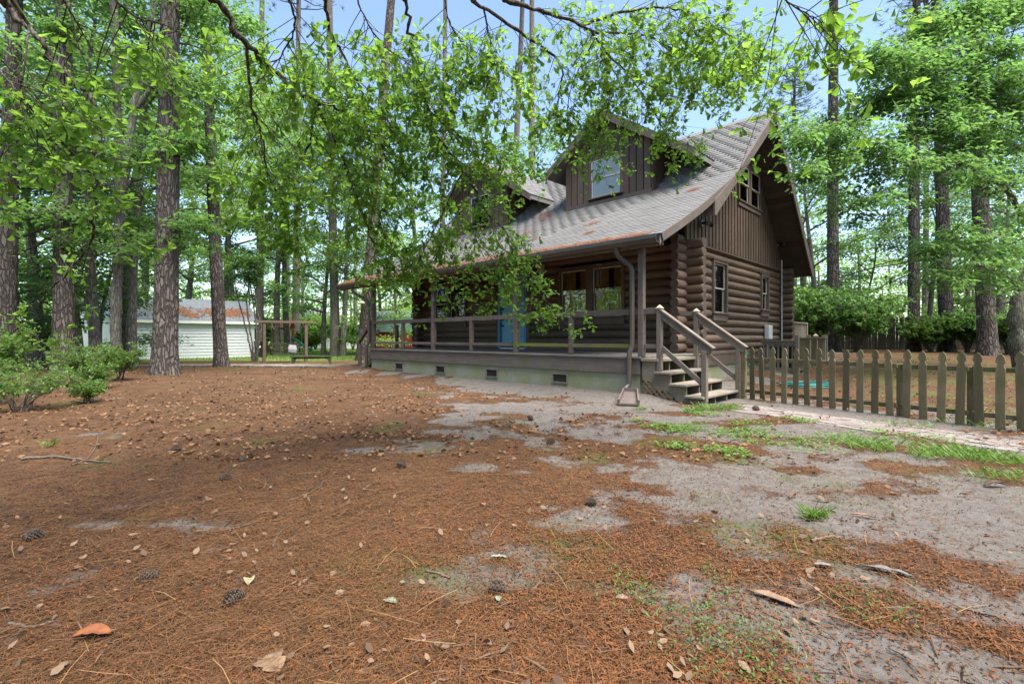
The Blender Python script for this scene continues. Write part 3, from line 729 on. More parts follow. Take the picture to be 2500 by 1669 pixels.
# ---- dormers
def dormer(dx):
    c = (DX0 + DX1) / 2 + dx; x0, x1 = DX0 + dx, DX1 + dx; yb = DB; pk = 7.26; sl = .68
    zb = 4.72
    def dz(x): return pk - sl * abs(x - c)            # roof top surface above x
    tk = .15
    poly = [(x0, zb), (x1, zb), (x1, dz(x1) - tk), (c, pk - tk), (x0, dz(x0) - tk)]
    d = MB().prism(poly, 1, yb, yb + .08).build('dormer', M['backing'], house)
    # side cheeks
    for xs_, s in ((x0, 1), (x1, -1)):
        pl = [(yb + .08, zb - .1), (yb + .08, dz(xs_) - tk), (5.2, dz(xs_) - tk), (5.2, 5.9)]
        MB().prism(pl, 0, xs_ + .001 * s, xs_ + .06 * s).build('cheek_wall', M['siding'], d)
        y = yb + .0
        for k in range(7):
            ya, y2 = yb + .01 + k * .2, yb + .01 + k * .2 + .17
            za = float(roofz(ya)) + .05; zb2 = float(roofz(y2)) + .05; zt = dz(xs_) - tk
            if zt - zb2 < .05: break
            MB().add([(x, yy, z) for x in (xs_, xs_ - .02 * s) for yy, z in ((ya, za), (y2, zb2), (y2, zt), (ya, zt))], [(0, 1, 2, 3), (7, 6, 5, 4), (0, 4, 5, 1), (1, 5, 6, 2), (2, 6, 7, 3), (3, 7, 4, 0)]).build('siding_board', M['siding'], d)
        MB().bar((xs_ - .018 * s, yb, zb + .1), (xs_ - .018 * s, yb + 1.15, float(roofz(yb + 1.15)) + .05), .03, .12).build('flashing_board', M['trim'], d)
    # front boards
    wx0, wx1, wz0, wz1 = -3.49 + dx, -2.37 + dx, 4.9, 6.09
    k = x0 - .02
    while k < x1:
        a, b_ = k, min(k + .183, x1 + .02)
        zt = [dz(a) - tk, dz(b_) - tk]
        spans = [(4.86, None)]
        if b_ > wx0 + .03 and a < wx1 - .03: spans = [(wz1, None)]
        for z0, _ in spans:
            if a < c < b_: q = [(a, z0), (b_, z0), (b_, zt[1]), (c, pk - tk), (a, zt[0])]
            else: q = [(a, z0), (b_, z0), (b_, zt[1]), (a, zt[0])]
            MB().prism(q, 1, yb - .03, yb - .001).build('siding_board', M['siding'], d)
        k += .213
    MB().box(x0 - .025, x1 + .025, yb - .034, yb - .0005, 4.7, 4.86).build('base_board', M['trim'], d)
    # window
    f = MB(); t = .1
    f.box(wx0, wx1, yb - .05, yb, wz1 - t, wz1); f.box(wx0, wx0 + t, yb - .048, yb, wz0 + .06, wz1 - t); f.box(wx1 - t, wx1, yb - .048, yb, wz0 + .06, wz1 - t)
    f.box(wx0 - .02, wx1 + .02, yb - .075, yb, wz0 + .02, wz0 + .06); f.box(wx0 - .03, wx1 + .03, yb - .065, yb, wz1, wz1 + .03)
    f.build('window_casing', M['trim'], d, bevel=.003)
    zm = (wz0 + wz1) / 2 - .02
    for s, e, off in ((zm - .015, wz1 - t, -.032), (wz0 + .06, zm + .015, -.014)):
        fr = MB(); a, b_ = wx0 + t, wx1 - t; q = .028
        fr.box(a, b_, yb + off - .012, yb + off + .01, e - q, e); fr.box(a, b_, yb + off - .012, yb + off + .01, s, s + q); fr.box(a, a + q, yb + off - .011, yb + off + .009, s + q, e - q); fr.box(b_ - q, b_, yb + off - .011, yb + off + .009, s + q, e - q)
        fr.build('sash', M['winframe'], d); MB().box(a + q - .003, b_ - q + .003, yb + off - .003, yb + off + .002, s + q - .003, e - q + .003).build('pane', M['skypane'], d)
    # roof planes, fascia
    yf = 2.985; xl, xr = c - 1.95, c + 2.62
    for xe, s in ((xl, -1), (xr, 1)):
        ze = dz(xe)
        V = []
        for yy in (yf + .02, 6.05):
            V += [(c, yy, pk), (xe, yy, ze), (xe, yy, ze - tk), (c, yy, pk - tk)]
        MB().add(V, [(0, 1, 5, 4), (1, 2, 6, 5), (2, 3, 7, 6), (0, 3, 2, 1), (4, 5, 6, 7)]).build('dormer_roof', M['shingle'], d)
        MB().prism([(c, pk + .012), (xe, ze + .012), (xe, ze - .2), (c, pk - .245)], 1, yf, yf + .04).build('rake_board', M['rake'], d, bevel=.004)
        # shingle courses on the dormer slope
        L_ = math.hypot(xe - c, pk - ze); an = math.atan2(ze - pk, abs(xe - c)); vv, ff, rr = [], [], []
        for r in range(int(L_ / .14)):
            m0 = (r + .5) * .14
            yy = yf - .005 - (r % 3) * .11
            while yy < 5.9:
                a, b_ = max(yy, yf - .01), min(yy + .326, 5.95)
                if b_ > a + .04:
                    cx_ = xe + (c - xe) * m0 / L_; cz = ze + (pk - ze) * m0 / L_ + .006
                    if cz > float(roofz(min((a + b_) / 2, BR))) - .1:
                        mt = Matrix.Translation((cx_, (a + b_) / 2, cz)) @ Matrix.Rotation(-an * s * -1 if False else (an * s), 4, 'Y').inverted() @ Matrix.Diagonal((.185, (b_ - a) - .006, 1, 1))
                        o_ = len(vv); vv += [tuple(mt @ Vector(p)) for p in [(-.5, -.5, -.004), (.5, -.5, -.004), (.5, .5, -.004), (-.5, .5, -.004), (-.5, -.5, .005), (.5, -.5, .005), (.5, .5, .005), (-.5, .5, .005)]]
                        ff += [tuple(o_ + q for q in f_) for f_ in [(0, 3, 2, 1), (4, 5, 6, 7), (0, 1, 5, 4), (1, 2, 6, 5), (2, 3, 7, 6), (3, 0, 4, 7)]]; rr += [random.random()] * 8
                yy += .333
        stuff(obj('shingle_courses', npmesh('dormer_shingles', vv, ff, {'rnd': rr}), M['shingle'], d))
M['skypane'] = M['glass']
for dx in DORM: dormer(dx)
# backing behind the dormer glass
for dx in DORM: MB().box(-3.4 + dx, -2.46 + dx, DB - .007, DB - .0035, 4.96, 6.0).build('blind', M['blind'], house)

# ------------------------------------------------------------------ trees
def spline(pts, n):
    p = np.array([tuple(q) for q in pts], float); m = len(p)
    if m < 3: t = np.linspace(0, 1, n)[:, None]; return p[0] * (1 - t) + p[-1] * t
    q = np.vstack([2 * p[0] - p[1], p, 2 * p[-1] - p[-2]]); out = []
    for t in np.linspace(0, m - 1 - 1e-6, n):
        i = int(t); f = t - i; a, b, c, d = q[i:i + 4]
        out.append(.5 * (2 * b + (c - a) * f + (2 * a - 5 * b + 4 * c - d) * f * f + (3 * b - a - 3 * c + d) * f ** 3))
    return np.array(out)
class Tubes:                                          # many tubes gathered into one quad mesh
    def __init__(s): s.V = []; s.F = []; s.n = 0
    def add(s, pts, rr, k=6, rough=0, seed=0):
        pts = np.asarray(pts, float); m = len(pts); rr = np.broadcast_to(np.asarray(rr, float), (m,))
        d = norm(np.gradient(pts, axis=0)); ref = np.array([.33, .21, .92]) if abs(d[0, 2]) < .8 else np.array([.9, .3, .1])
        a = norm(np.cross(d, ref)); b = np.cross(d, a); t = np.linspace(0, 2 * np.pi, k, endpoint=False)
        r = rr[:, None] * np.ones(k)
        if rough:
            zz = np.cumsum(np.r_[0, np.linalg.norm(np.diff(pts, axis=0), axis=1)])
            TT, ZZ = np.meshgrid(t, zz)
            # ridges run up the trunk, wrapped round the ring
            nn = .5 * (fbm(np.cos(TT) * 3.2 + 7 + ZZ * .7, np.sin(TT) * 3.2 + ZZ * 1.3, 3, seed) + fbm(np.cos(TT) * 7 + 3, np.sin(TT) * 7 + ZZ * 2.6, 3, seed + 3)) - .5
            r = r * (1 + rough * nn)
        V = pts[:, None] + r[..., None] * (np.cos(t)[None, :, None] * a[:, None] + np.sin(t)[None, :, None] * b[:, None])
        i = np.arange(m - 1)[:, None] * k; j = np.arange(k)[None]
        F = np.stack([i + j, i + (j + 1) % k, i + k + (j + 1) % k, i + k + j], -1).reshape(-1, 4) + s.n
        s.V.append(V.reshape(-1, 3)); s.F.append(F); s.n += m * k
    def mesh(s, name): return npmesh(name, np.vstack(s.V), np.vstack(s.F), None, True)
def rvec(n): return norm(RNG.normal(size=(n, 3)))
def flatleaves(c, n, rad_, thick, size, tmpl, droop=.25, up=1.0):
    """n leaves spread through a flat spray round each centre c (m,3)"""
    m = len(c); p = np.repeat(c, n, 0); t = RNG.random(m * n) * 2 * np.pi; r = rad_ * np.sqrt(RNG.random(m * n))
    off = np.stack([np.cos(t) * r, np.sin(t) * r, RNG.normal(size=m * n) * thick], -1)
    ya = np.stack([np.cos(t), np.sin(t), -droop - .3 * RNG.random(m * n)], -1) + .5 * rvec(m * n)
    xa = np.cross(ya, np.array([0, 0, 1.]) * up + .55 * rvec(m * n))
    return scatter(*tmpl, p + off, xa, ya, size * (.7 + .6 * RNG.random(m * n)))
def merge(parts):
    V, F, R_, o = [], [], [], 0
    for v, f, r in parts: V.append(v); F.append(f + o); R_.append(r); o += len(v)
    return np.vstack(V), np.vstack(F), np.concatenate(R_)

# --- pines
def pine_crown(seed, h=7., rmax=2.4, nbr=46, tuft=26):
    tb = Tubes(); tips = []
    for i in range(nbr):
        z = h * (i / nbr) ** .8; az = i * 2.4 + RNG.normal() * .3; L_ = rmax * (1 - .72 * (z / h)) * RNG.uniform(.6, 1.1)
        d = np.array([math.cos(az), math.sin(az), .25]); p0 = np.array([0, 0, z]); pts = np.array([p0, p0 + d * L_ * .5 + [0, 0, -.08], p0 + d * L_ + [0, 0, .15]])
        tb.add(pts, [.045, .03, .012], 4)
        for j in range(7):
            t = RNG.uniform(.4, 1.05); tips.append(p0 + d * L_ * t + RNG.normal(size=3) * [.3, .3, .14])
    tb.add(np.array([[0, 0, 0], [0, 0, h * .6], [.1, 0, h]]), [.13, .08, .02], 6)
    tips = np.array(tips); n = len(tips); p = np.repeat(tips, tuft, 0); ya = rvec(n * tuft) * [1, 1, .6] + [0, 0, .25]
    tri = ([(-.03, 0, 0), (.03, 0, 0), (0, 1, -.1)], [[0, 1, 2]])
    V, F, R_ = scatter(*tri, p, rvec(n * tuft), ya, .3 * (.7 + .5 * RNG.random(n * tuft)))
    return tb.mesh('crown_branches'), npmesh('pine_crown', V, F, {'rnd': R_})
CR = [pine_crown(s) for s in range(3)]
def pine(label, px, d, diam, height=22., lean=(0, 0), bark='pinebark', crown=1.0, crown_at=.62, stubs=4, n=26, group='pine trees around the cabin', flare=.35, wob=.1):
    b = G(px, d); t = thing('pine_tree', label, 'tree', b, 0, group)
    rings = max(14, int(height * 2.4)) if d < 24 else 16
    zs = np.linspace(-.25, height, rings) if d >= 24 else np.concatenate([np.linspace(-.25, 2.2, 16), np.linspace(2.4, height, rings)])
    fr = np.clip(zs / height, 0, 1); ph = RNG.random(2) * 6
    pts = np.stack([lean[0] * fr + wob * np.sin(fr * 5 + ph[0]) * fr, lean[1] * fr + wob * np.sin(fr * 4 + ph[1]) * fr, zs], -1)
    rr = diam / 2 * (1 - .62 * fr ** 1.1) * (1 + flare * np.exp(-np.maximum(zs, 0) / .35))
    tb = Tubes(); tb.add(pts, rr, n, .16 if d < 24 else .08, RNG.integers(99)); obj('trunk', tb.mesh('trunk'), M[bark], t)
    for _ in range(stubs):
        f = RNG.uniform(.22, .6); p = pts[np.searchsorted(fr, f)]; az = RNG.random() * 6.28; L_ = RNG.uniform(.4, 1.5)
        q = p + np.array([math.cos(az), math.sin(az), RNG.uniform(-.25, .25)]) * L_
        s = Tubes(); s.add(spline([p, (p + q) / 2 + [0, 0, .08], q], 5), np.linspace(.035, .008, 5), 5); obj('dead_branch', s.mesh('dead_branch'), M['oakbark'], t)
    if crown:
        cb, cl = CR[RNG.integers(3)]; f0 = crown_at; p = pts[min(np.searchsorted(fr, f0), len(pts) - 1)]
        o = obj('crown', cl, M['pineneedle'], t); o2 = obj('crown_branch', cb, M[bark], t)
        for q in (o, o2): q.location = p; q.scale = (crown * 1.3, crown * 1.3, height * (1 - f0) / 7 * 1.05); q.rotation_euler = (0, 0, RNG.random() * 6)
    return t
for args in [
    ('thick dark pine trunk cut by the left edge of the picture', 10, 14.4, .5, 21, (.3, .3)),
    ('tall straight pine behind the shrub, second trunk from the left edge', 158, 14.6, .52, 22, (-.4, .2)),
    ('largest left pine with deep plated bark, standing in open pine straw', 402, 14.2, .64, 23, (.35, .1)),
    ('slender pine in front of the white garage wall, leaning slightly left', 541, 18.2, .46, 22, (-1.5, .5)),
    ('furrowed pine rising close behind the left porch corner', 886, 27, .68, 32, (2.2, 1)),
    ('pine trunk with a grey companion, beyond the low bench', 820, 34, .64, 38, (-.8, 0)),
    ('pale pine trunk between the garage end and the swing frame', 634, 37, .55, 40, (.2, 0)),
    ('pine with a ragged crown rising right of the gable roof', 2035, 22, .5, 30, (.1, .4)),
    ('middle pine of the right yard with a dark knot low down', 2230, 21.5, .46, 24, (.25, 0)),
    ('stout pine behind the fence, second from the right edge', 2312, 21, .54, 24, (-.5, .3)),
    ('thickest right pine with plated bark, nearest the picket fence', 2412, 18, .56, 23, (-.8, .2)),
    ('far slim pine showing above the ridge, left of the pair', 1238, 42, .66, 42, (1.8, 0)),
    ('far slim pine showing above the ridge, right of the pair', 1294, 38, .62, 40, (.3, 0)),
    ('far grey pine trunk between two right-hand pines', 2258, 38, .45, 27, (.2, 0)),
    ('far pale pine trunk right of the thickest right pine', 2447, 36, .42, 27, (0, 0)),
    ('far pine trunk showing through leaves above the left dormer', 1075, 33, .42, 38, (.5, 0)),
    ('thin far pine left of the playset roof', 700, 52, .42, 26, (.3, 0)),
    ('thick far pine right behind the playset', 722, 50, .75, 46, (.4, 0)),
    ('distant dark pine beyond the red barn', 868, 60, .5, 24, (0, 0)),
    ('distant pine left of the ragged crowned one', 1940, 50, .5, 27, (0, 0)),
]:
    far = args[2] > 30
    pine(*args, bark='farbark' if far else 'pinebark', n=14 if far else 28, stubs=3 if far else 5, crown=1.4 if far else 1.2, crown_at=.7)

# --- broadleaved trees
def broad(seed, h=10., R_=3.4, base=.22, nl=15, leaf=.13, spray=17, r0=.14, fork=False, flat=.05, tmpl=DIAMOND):
    tb = Tubes(); sprays = []
    zt = np.linspace(-.2, h * .86, 12); f = np.clip(zt / h, 0, 1)
    tr = np.stack([.25 * np.sin(f * 4 + seed) * f * 2, .25 * np.cos(f * 3.3 + seed) * f * 2, zt], -1)
    tr[:, :2] -= tr[1, :2]
    tb.add(tr, r0 * (1 - .85 * f) * (1 + .3 * np.exp(-np.maximum(zt, 0) / .25)), 10, .1, seed)
    for i in range(nl):
        u = base + (.97 - base) * (i + RNG.random() * .6) / nl; z = u * h; k = np.interp(z, zt, np.arange(12)); p0 = np.array([np.interp(z, zt, tr[:, 0]), np.interp(z, zt, tr[:, 1]), z])
        az = i * 2.399 + RNG.normal() * .35; prof_ = math.sin(math.pi * min(1, (u - base + .1) / (1.12 - base)) ** .8) * .85 + .25
        L_ = R_ * prof_ * RNG.uniform(.75, 1.15); up = .15 + .8 * u
        d = np.array([math.cos(az), math.sin(az), up]); d /= np.linalg.norm(d)
        mid = p0 + d * L_ * .5 + RNG.normal(size=3) * .15; end = p0 + d * L_ + np.array([0, 0, -.12 * L_])
        limb = spline([p0, mid, end], 8); tb.add(limb, np.linspace(r0 * (1 - .8 * u) * .45 + .008, .008, 8), 5)
        for j in range(7):
            t = RNG.uniform(.25, 1); q = limb[min(int(t * 7.99), 7)]; a2 = az + RNG.normal() * .9; l2 = L_ * RNG.uniform(.18, .42)
            e2 = q + np.array([math.cos(a2), math.sin(a2), RNG.uniform(-.25, .45)]) * l2
            tb.add(np.array([q, (q + e2) / 2 + [0, 0, .04], e2]), [.012, .009, .004], 3)
            for s in range(5): sprays.append(q + (e2 - q) * RNG.uniform(.3, 1.1) + RNG.normal(size=3) * [.22, .22, .12])
    sprays = np.array(sprays)
    V, F, r = flatleaves(sprays, spray, .42, flat, leaf, tmpl)
    return tb.mesh('broadleaf_trunk'), npmesh('broadleaf_crown', V, F, {'rnd': r})
BV = [broad(1, 10, 3.6, .2), broad(2, 11, 3.2, .28), broad(3, 9, 3.8, .16, 16), broad(4, 12, 3.4, .3), broad(5, 5.5, 2.3, .12, 14, .11, 14, .07)]
def tree(name, label, px, d, var, s=1., mat='gumleaf', bark='greybark', group=None, sz=None, dx=0):
    b = G(px, d); b.x += dx; b.z = float(gz(b.x, b.y)); t = thing(name, label, 'tree', b, RNG.random() * 6.28, group)
    tm, cm = BV[var]
    for nm, me, mt in (('trunk', tm, bark), ('crown', cm, mat)):
        if len(me.materials) == 0: me.materials.append(None)
        o = obj(nm, me, None, t); o.scale = (s, s, sz or s)
        o.material_slots[0].link = 'OBJECT'; o.material_slots[0].material = M[mt]
    return t
lt_ = 'broadleaf trees on the left'; rt_ = 'broadleaf trees beyond the right fence'; bt_ = 'broadleaf trees behind the cabin'
for a in [
    ('grey_barked_tree', 'slim grey tree with a burl on its trunk, left of the twin stems', 232, 16.2, 1, 1.25, 'gumleaf', 'greybark', lt_),
    ('dark_stemmed_tree', 'dark thin tree close behind the twin stemmed one', 322, 17.5, 3, 1.15, 'gumleaf', 'greybark', lt_),
    ('leafy_tree', 'bright green tree in the gap between the two left edge pines', 95, 19, 0, 1.25, 'gumleaf', 'greybark', lt_),
    ('leafy_tree', 'bright tree beyond the left edge pine', -40, 17, 2, 1.2, 'gumleaf', 'greybark', lt_),
    ('leafy_tree', 'wide green tree spreading over the garage roof', 455, 38, 2, 1.9, 'paleleaf', 'greybark', lt_),
    ('leafy_tree', 'bright canopy tree right of the slender pine', 572, 37, 1, 1.7, 'paleleaf', 'greybark', lt_),
    ('leafy_tree', 'fresh green tree leaning over the swing frame', 700, 39, 3, 1.7, 'paleleaf', 'greybark', lt_),
    ('maple_tree', 'dark trunked maple with low leaves beyond the bench', 790, 35, 0, 1.35, 'gumleaf', 'greybark', lt_),
    ('leafy_tree', 'grey trunk leaning beside the far pine, beyond the bench', 838, 33.6, 1, 1.5, 'gumleaf', 'greybark', lt_),
    ('leafy_tree', 'tall green tree filling the sky behind the largest left pine', 350, 37, 3, 2.0, 'paleleaf', 'greybark', lt_),
    ('leafy_tree', 'green tree behind the second left pine', 190, 26, 2, 1.7, 'gumleaf', 'greybark', lt_),
    ('leafy_tree', 'leafy tree seen through the left porch opening', 930, 42, 0, 1.3, 'paleleaf', 'greybark', lt_),
    ('leafy_tree', 'pale leaning tree in front of the red barn', 958, 29, 4, 1.3, 'paleleaf', 'greybark', lt_),
    ('holly_tree', 'dark glossy holly between the left pines', 245, 20, 4, 1.3, 'gumleaf', 'greybark', lt_),
    ('holly_tree', 'dark holly foliage at the left edge', 30, 16.5, 4, 1.35, 'deepleaf', 'greybark', lt_),
    ('leafy_tree', 'sunlit tree behind the garage right end', 560, 38, 0, 1.6, 'paleleaf', 'greybark', lt_),
    ('leafy_tree', 'round tree over the far lawn', 745, 58, 2, 1.6, 'paleleaf', 'greybark', lt_),
    ('leafy_tree', 'green treetop showing left of the cabin ridge', 1150, 34, 0, 1.55, 'gumleaf', 'greybark', bt_),
    ('leafy_tree', 'green treetop behind the dormer gable', 1330, 34, 2, 1.6, 'gumleaf', 'greybark', bt_),
    ('leafy_tree', 'treetop far behind the left dormer', 1010, 40, 1, 1.9, 'gumleaf', 'greybark', bt_),
    ('leafy_tree', 'bright tree behind the back corner of the cabin', 1960, 29, 2, 1.35, 'paleleaf', 'greybark', rt_),
    ('leafy_tree', 'tree with horizontal sprays across the ragged crowned pine', 1990, 24, 0, 1.1, 'gumleaf', 'greybark', rt_),
    ('leafy_tree', 'low tree right of the ragged crowned pine', 2110, 26, 4, 1.25, 'deepleaf', 'greybark', rt_),
    ('leafy_tree', 'tree between the middle pine and the stout pine', 2268, 24, 1, .95, 'gumleaf', 'greybark', rt_),
    ('leafy_tree', 'leafy tree behind the thickest right pine', 2440, 25, 2, 1.2, 'gumleaf', 'greybark', rt_),
    ('leafy_tree', 'tree filling the right edge beyond the fence', 2560, 20, 0, 1.15, 'deepleaf', 'greybark', rt_),
    ('leafy_tree', 'pale tree beyond the board fence at the right', 2360, 36, 2, 1.3, 'paleleaf', 'greybark', rt_),
    ('leafy_tree', 'high crowned tree behind the second left pine', 75, 23, 3, 1.4, 'paleleaf', 'greybark', lt_),
    ('leafy_tree', 'high crowned tree just left of the largest left pine', 310, 21.5, 1, 1.6, 'paleleaf', 'greybark', lt_),
    ('leafy_tree', 'low light green tree behind the middle of the garage', 400, 40, 4, 1.7, 'paleleaf', 'greybark', lt_),
    ('leafy_tree', 'low bright tree past the right end of the garage', 600, 47, 4, 1.7, 'gumleaf', 'greybark', lt_),
    ('leafy_tree', 'low leafy tree between the two far pines over the lawn', 775, 62, 4, 1.9, 'paleleaf', 'greybark', lt_),
    ('leafy_tree', 'low tree right behind the furrowed pine at the porch corner', 905, 36, 4, 1.5, 'gumleaf', 'greybark', lt_),
    ('leafy_tree', 'low pale tree above the neighbouring white outbuilding', 120, 37, 4, 1.8, 'paleleaf', 'greybark', lt_),
    ('leafy_tree', 'tall tree over the playset and swing frame', 676, 37, 3, 1.8, 'paleleaf', 'greybark', lt_),
]: tree(*a)
for i, (x, y, v, s) in enumerate(((-9, -13, 0, 1.1), (-2, -17, 2, 1.2), (5, -15, 1, 1.1), (12, -11, 3, 1.0), (-15, -5, 2, 1.1), (17, -3, 0, 1.0), (-5, -24, 3, 1.4), (9, -24, 0, 1.4))):
    t_ = tree('leafy_tree', 'leafy tree standing behind the photographer across the yard', 1250, 20, v, s, 'gumleaf', 'greybark', 'trees behind the camera'); t_.location = (x, y, float(gz(x, y)))

# --- trees built limb by limb: hanging oak over the camera, limbed maple at the right edge, twin stems
def guided(name, label, base, limbs, leafmat_, tmpl, leaf, sub=.13, sublen=(.25, .7), whorl=7, twigs=3, start=.15, droop=.35, bark='oakbark', group=None, flat=False, extra=None, thin=1.0):
    t = thing(name, label, 'tree', base, 0, group); tb = Tubes(); cen, axes = [], []
    B = np.array(base)
    for pts, r0, r1, lv in limbs:
        n = max(8, int(len(pts) * 6)); c = spline(pts, n)
        L_ = np.linalg.norm(np.diff(c, axis=0), axis=1).sum()
        c[1:-1] += RNG.normal(size=(n - 2, 3)) * min(.012, L_ * .004)
        tb.add(c - B, np.linspace(r0, r1, n) * (thin if lv else 1) * (1 + .12 * RNG.normal(size=n)), 8 if r0 > .03 else 6)
        if not lv: continue
        cnt = int(L_ / sub * lv); tang = norm(np.gradient(c, axis=0))
        for i in range(cnt):
            u = start + (1 - start) * (i + RNG.random()) / max(cnt, 1); k = min(int(u * (n - 1)), n - 1); p = c[k]; d = tang[k] * .6 + rvec(1)[0] * [1, .9, .55] + [0, 0, -droop]
            d /= np.linalg.norm(d); ln = RNG.uniform(*sublen) * (1.15 - .5 * u)
            e = p + d * ln + [0, 0, -droop * .3 * ln]; m = (p + e) / 2 + RNG.normal(size=3) * .06 * ln
            s = spline([p, m, e], 6); tb.add(s - B, np.linspace(max(r1 * .7, .0035), .0015, 6), 4)
            for j in range(twigs):
                v = RNG.uniform(.35, 1); q = s[min(int(v * 5.99), 5)]; d2 = norm((d * .7 + rvec(1)[0])[None])[0] + np.array([0, 0, -.15]); l2 = ln * RNG.uniform(.15, .45)
                q2 = q + d2 * l2; tb.add(np.array([q, q2]) - B, [.0018, .001], 3); cen.append(q2); axes.append(d2)
                if RNG.random() < .6: cen.append(q + d2 * l2 * .5); axes.append(d2)
            cen.append(s[-1]); axes.append(d)
    for pos, d in (extra or []): cen.append(np.array(pos)); axes.append(np.array(d))
    cen = np.array(cen) - B; axes = norm(np.array(axes)); m = len(cen); n = whorl
    if flat: V, F, r = flatleaves(cen, n, sublen[0] * .5, .04, leaf, tmpl, .3)
    else:
        p = np.repeat(cen, n, 0); ax = np.repeat(axes, n, 0); side = norm(np.cross(ax, rvec(m * n)))
        ya = ax * RNG.uniform(.1, .9, (m * n, 1)) + side * 1.0 + np.array([0, 0, -.35]); xa = np.cross(ya, np.array([0, 0, 1.]) + .6 * rvec(m * n))
        V, F, r = scatter(*tmpl, p + RNG.normal(size=(m * n, 3)) * .012, xa, ya, leaf * (.45 + .95 * RNG.random(m * n)))
    obj('limbs', tb.mesh('limbs'), M[bark], t); o = obj('leaves', npmesh('leaves', V, F, {'rnd': r}), M[leafmat_], t); o['kind'] = 'stuff'
    return t
TR0 = np.array([-2.3, -1.6, 0]); TR0[2] = float(gz(TR0[0], TR0[1]))
def pl(*a): return [tuple(P(*q)) for q in a]
hub = lambda h, dx=0: (TR0[0] + dx, TR0[1] + .1, h)
L1 = pl((523, 0, 3.1), (599, 103, 3.3), (661, 168, 3.6), (730, 222, 3.9), (783, 252, 4.1), (829, 268, 4.3), (905, 325, 4.7), (959, 402, 5.0), (993, 474, 5.3), (1055, 532, 5.6), (1090, 600, 5.8))
L3 = pl((990, 0, 3.9), (1005, 96, 4.1), (1020, 191, 4.3), (1047, 268, 4.5), (1074, 344, 4.7), (1131, 417, 5.0), (1189, 516, 5.3), (1232, 567, 5.4), (1262, 640, 5.5), (1300, 700, 5.6), (1371, 768, 5.7))
LL = [
    (L1, .03, .005, 1.0), (L3, .022, .004, 1.0),
    (pl((603, 111, 3.3), (615, 249, 3.5), (641, 337, 3.7), (653, 428, 3.9), (691, 493, 4.1), (730, 560, 4.3)), .016, .004, 1.1),
    (pl((775, 256, 4.1), (764, 298, 4.1), (749, 367, 4.2), (690, 425, 4.3), (620, 470, 4.5)), .018, .004, .9),
    (pl((775, 262, 4.1), (829, 367, 4.4), (856, 436, 4.7), (886, 528, 5.0), (915, 600, 5.2), (935, 640, 5.4)), .016, .004, 1.0),
    (pl((795, 0, 3.6), (806, 76, 3.8), (844, 145, 4.0), (883, 226, 4.2), (905, 264, 4.4), (951, 298, 4.6), (1010, 350, 4.9)), .02, .004, 1.4),
    (pl((1157, 4, 4.1), (1272, 80, 4.5), (1368, 157, 4.9), (1365, 230, 5.0), (1350, 280, 5.1)), .024, .004, .9),
    (pl((1234, 0, 4.3), (1330, 31, 4.5), (1426, 65, 4.7), (1468, 115, 4.9), (1490, 160, 5.1), (1520, 220, 5.3)), .03, .005, 1.3),
    (pl((1445, 77, 4.8), (1579, 88, 5.0), (1667, 134, 5.2), (1740, 140, 5.4), (1790, 150, 5.6), (1840, 150, 5.8)), .02, .004, 1.5),
    (pl((1420, 62, 4.7), (1520, 30, 4.7), (1640, 20, 4.7), (1740, 60, 4.8), (1830, 120, 5.0)), .022, .004, 1.7),
    (pl((1480, 130, 4.9), (1550, 190, 5.1), (1600, 215, 5.3), (1640, 235, 5.5), (1670, 245, 5.6)), .015, .004, .8),
    (pl((1500, 190, 5.1), (1490, 250, 5.2), (1450, 290, 5.3), (1440, 325, 5.35)), .01, .003, .9),
    (pl((1540, 190, 5.1), (1590, 260, 5.3), (1610, 300, 5.4), (1630, 330, 5.5)), .01, .003, .9),
    (pl((1450, 100, 4.9), (1400, 200, 5.0), (1385, 270, 5.2), (1395, 300, 5.2)), .01, .003, .6),
    (pl((1047, 268, 4.5), (1110, 330, 4.8), (1180, 350, 5.0), (1250, 400, 5.2)), .012, .003, 1.2),
    (pl((1131, 417, 5.0), (1080, 520, 5.3), (1040, 600, 5.5), (1020, 630, 5.7)), .012, .003, 1.0),
    (pl((1189, 516, 5.3), (1160, 580, 5.4), (1200, 630, 5.5), (1215, 680, 5.6)), .012, .003, .8),
    (pl((905, 325, 4.7), (890, 420, 4.9), (930, 520, 5.2), (975, 590, 5.4)), .01, .003, .9),
    (pl((1180, 15, 4.2), (1200, 120, 4.4), (1230, 230, 4.6)), .012, .003, 1.5),
    (pl((700, -20, 3.2), (720, 60, 3.4), (690, 130, 3.6), (640, 190, 3.8)), .014, .003, 1.2),
    (pl((860, -30, 3.9), (900, 60, 4.1), (950, 120, 4.3), (1000, 150, 4.5), (1080, 190, 4.8)), .012, .003, 1.6),
    (pl((1080, -30, 4.1), (1100, 60, 4.3), (1140, 130, 4.5), (1130, 220, 4.7)), .012, .003, 1.5),
    (pl((19, 15, 3.0), (96, 92, 3.0), (126, 145, 3.0), (222, 245, 3.1), (243, 333, 3.2), (226, 383, 3.2), (230, 490, 3.3), (237, 528, 3.3), (210, 597, 3.4), (170, 660, 3.5), (107, 722, 3.6), (58, 762, 3.7)), .026, .006, .16),
    (pl((70, 60, 2.7), (60, 160, 2.6), (50, 230, 2.6), (70, 300, 2.7)), .009, .003, .9),
    (pl((-20, 150, 2.6), (30, 210, 2.5), (90, 280, 2.6), (140, 330, 2.8)), .009, .003, .9),
    (pl((260, -20, 2.6), (330, 40, 2.7), (400, 60, 2.8), (450, 90, 3.0)), .012, .003, 1.1),
    (pl((150, -10, 2.5), (190, 60, 2.6), (230, 130, 2.8)), .009, .003, .8),
    (pl((1870, -40, 2.5), (1930, 10, 2.6), (1980, 40, 2.7), (2020, 60, 2.8)), .008, .003, 1.2),
]
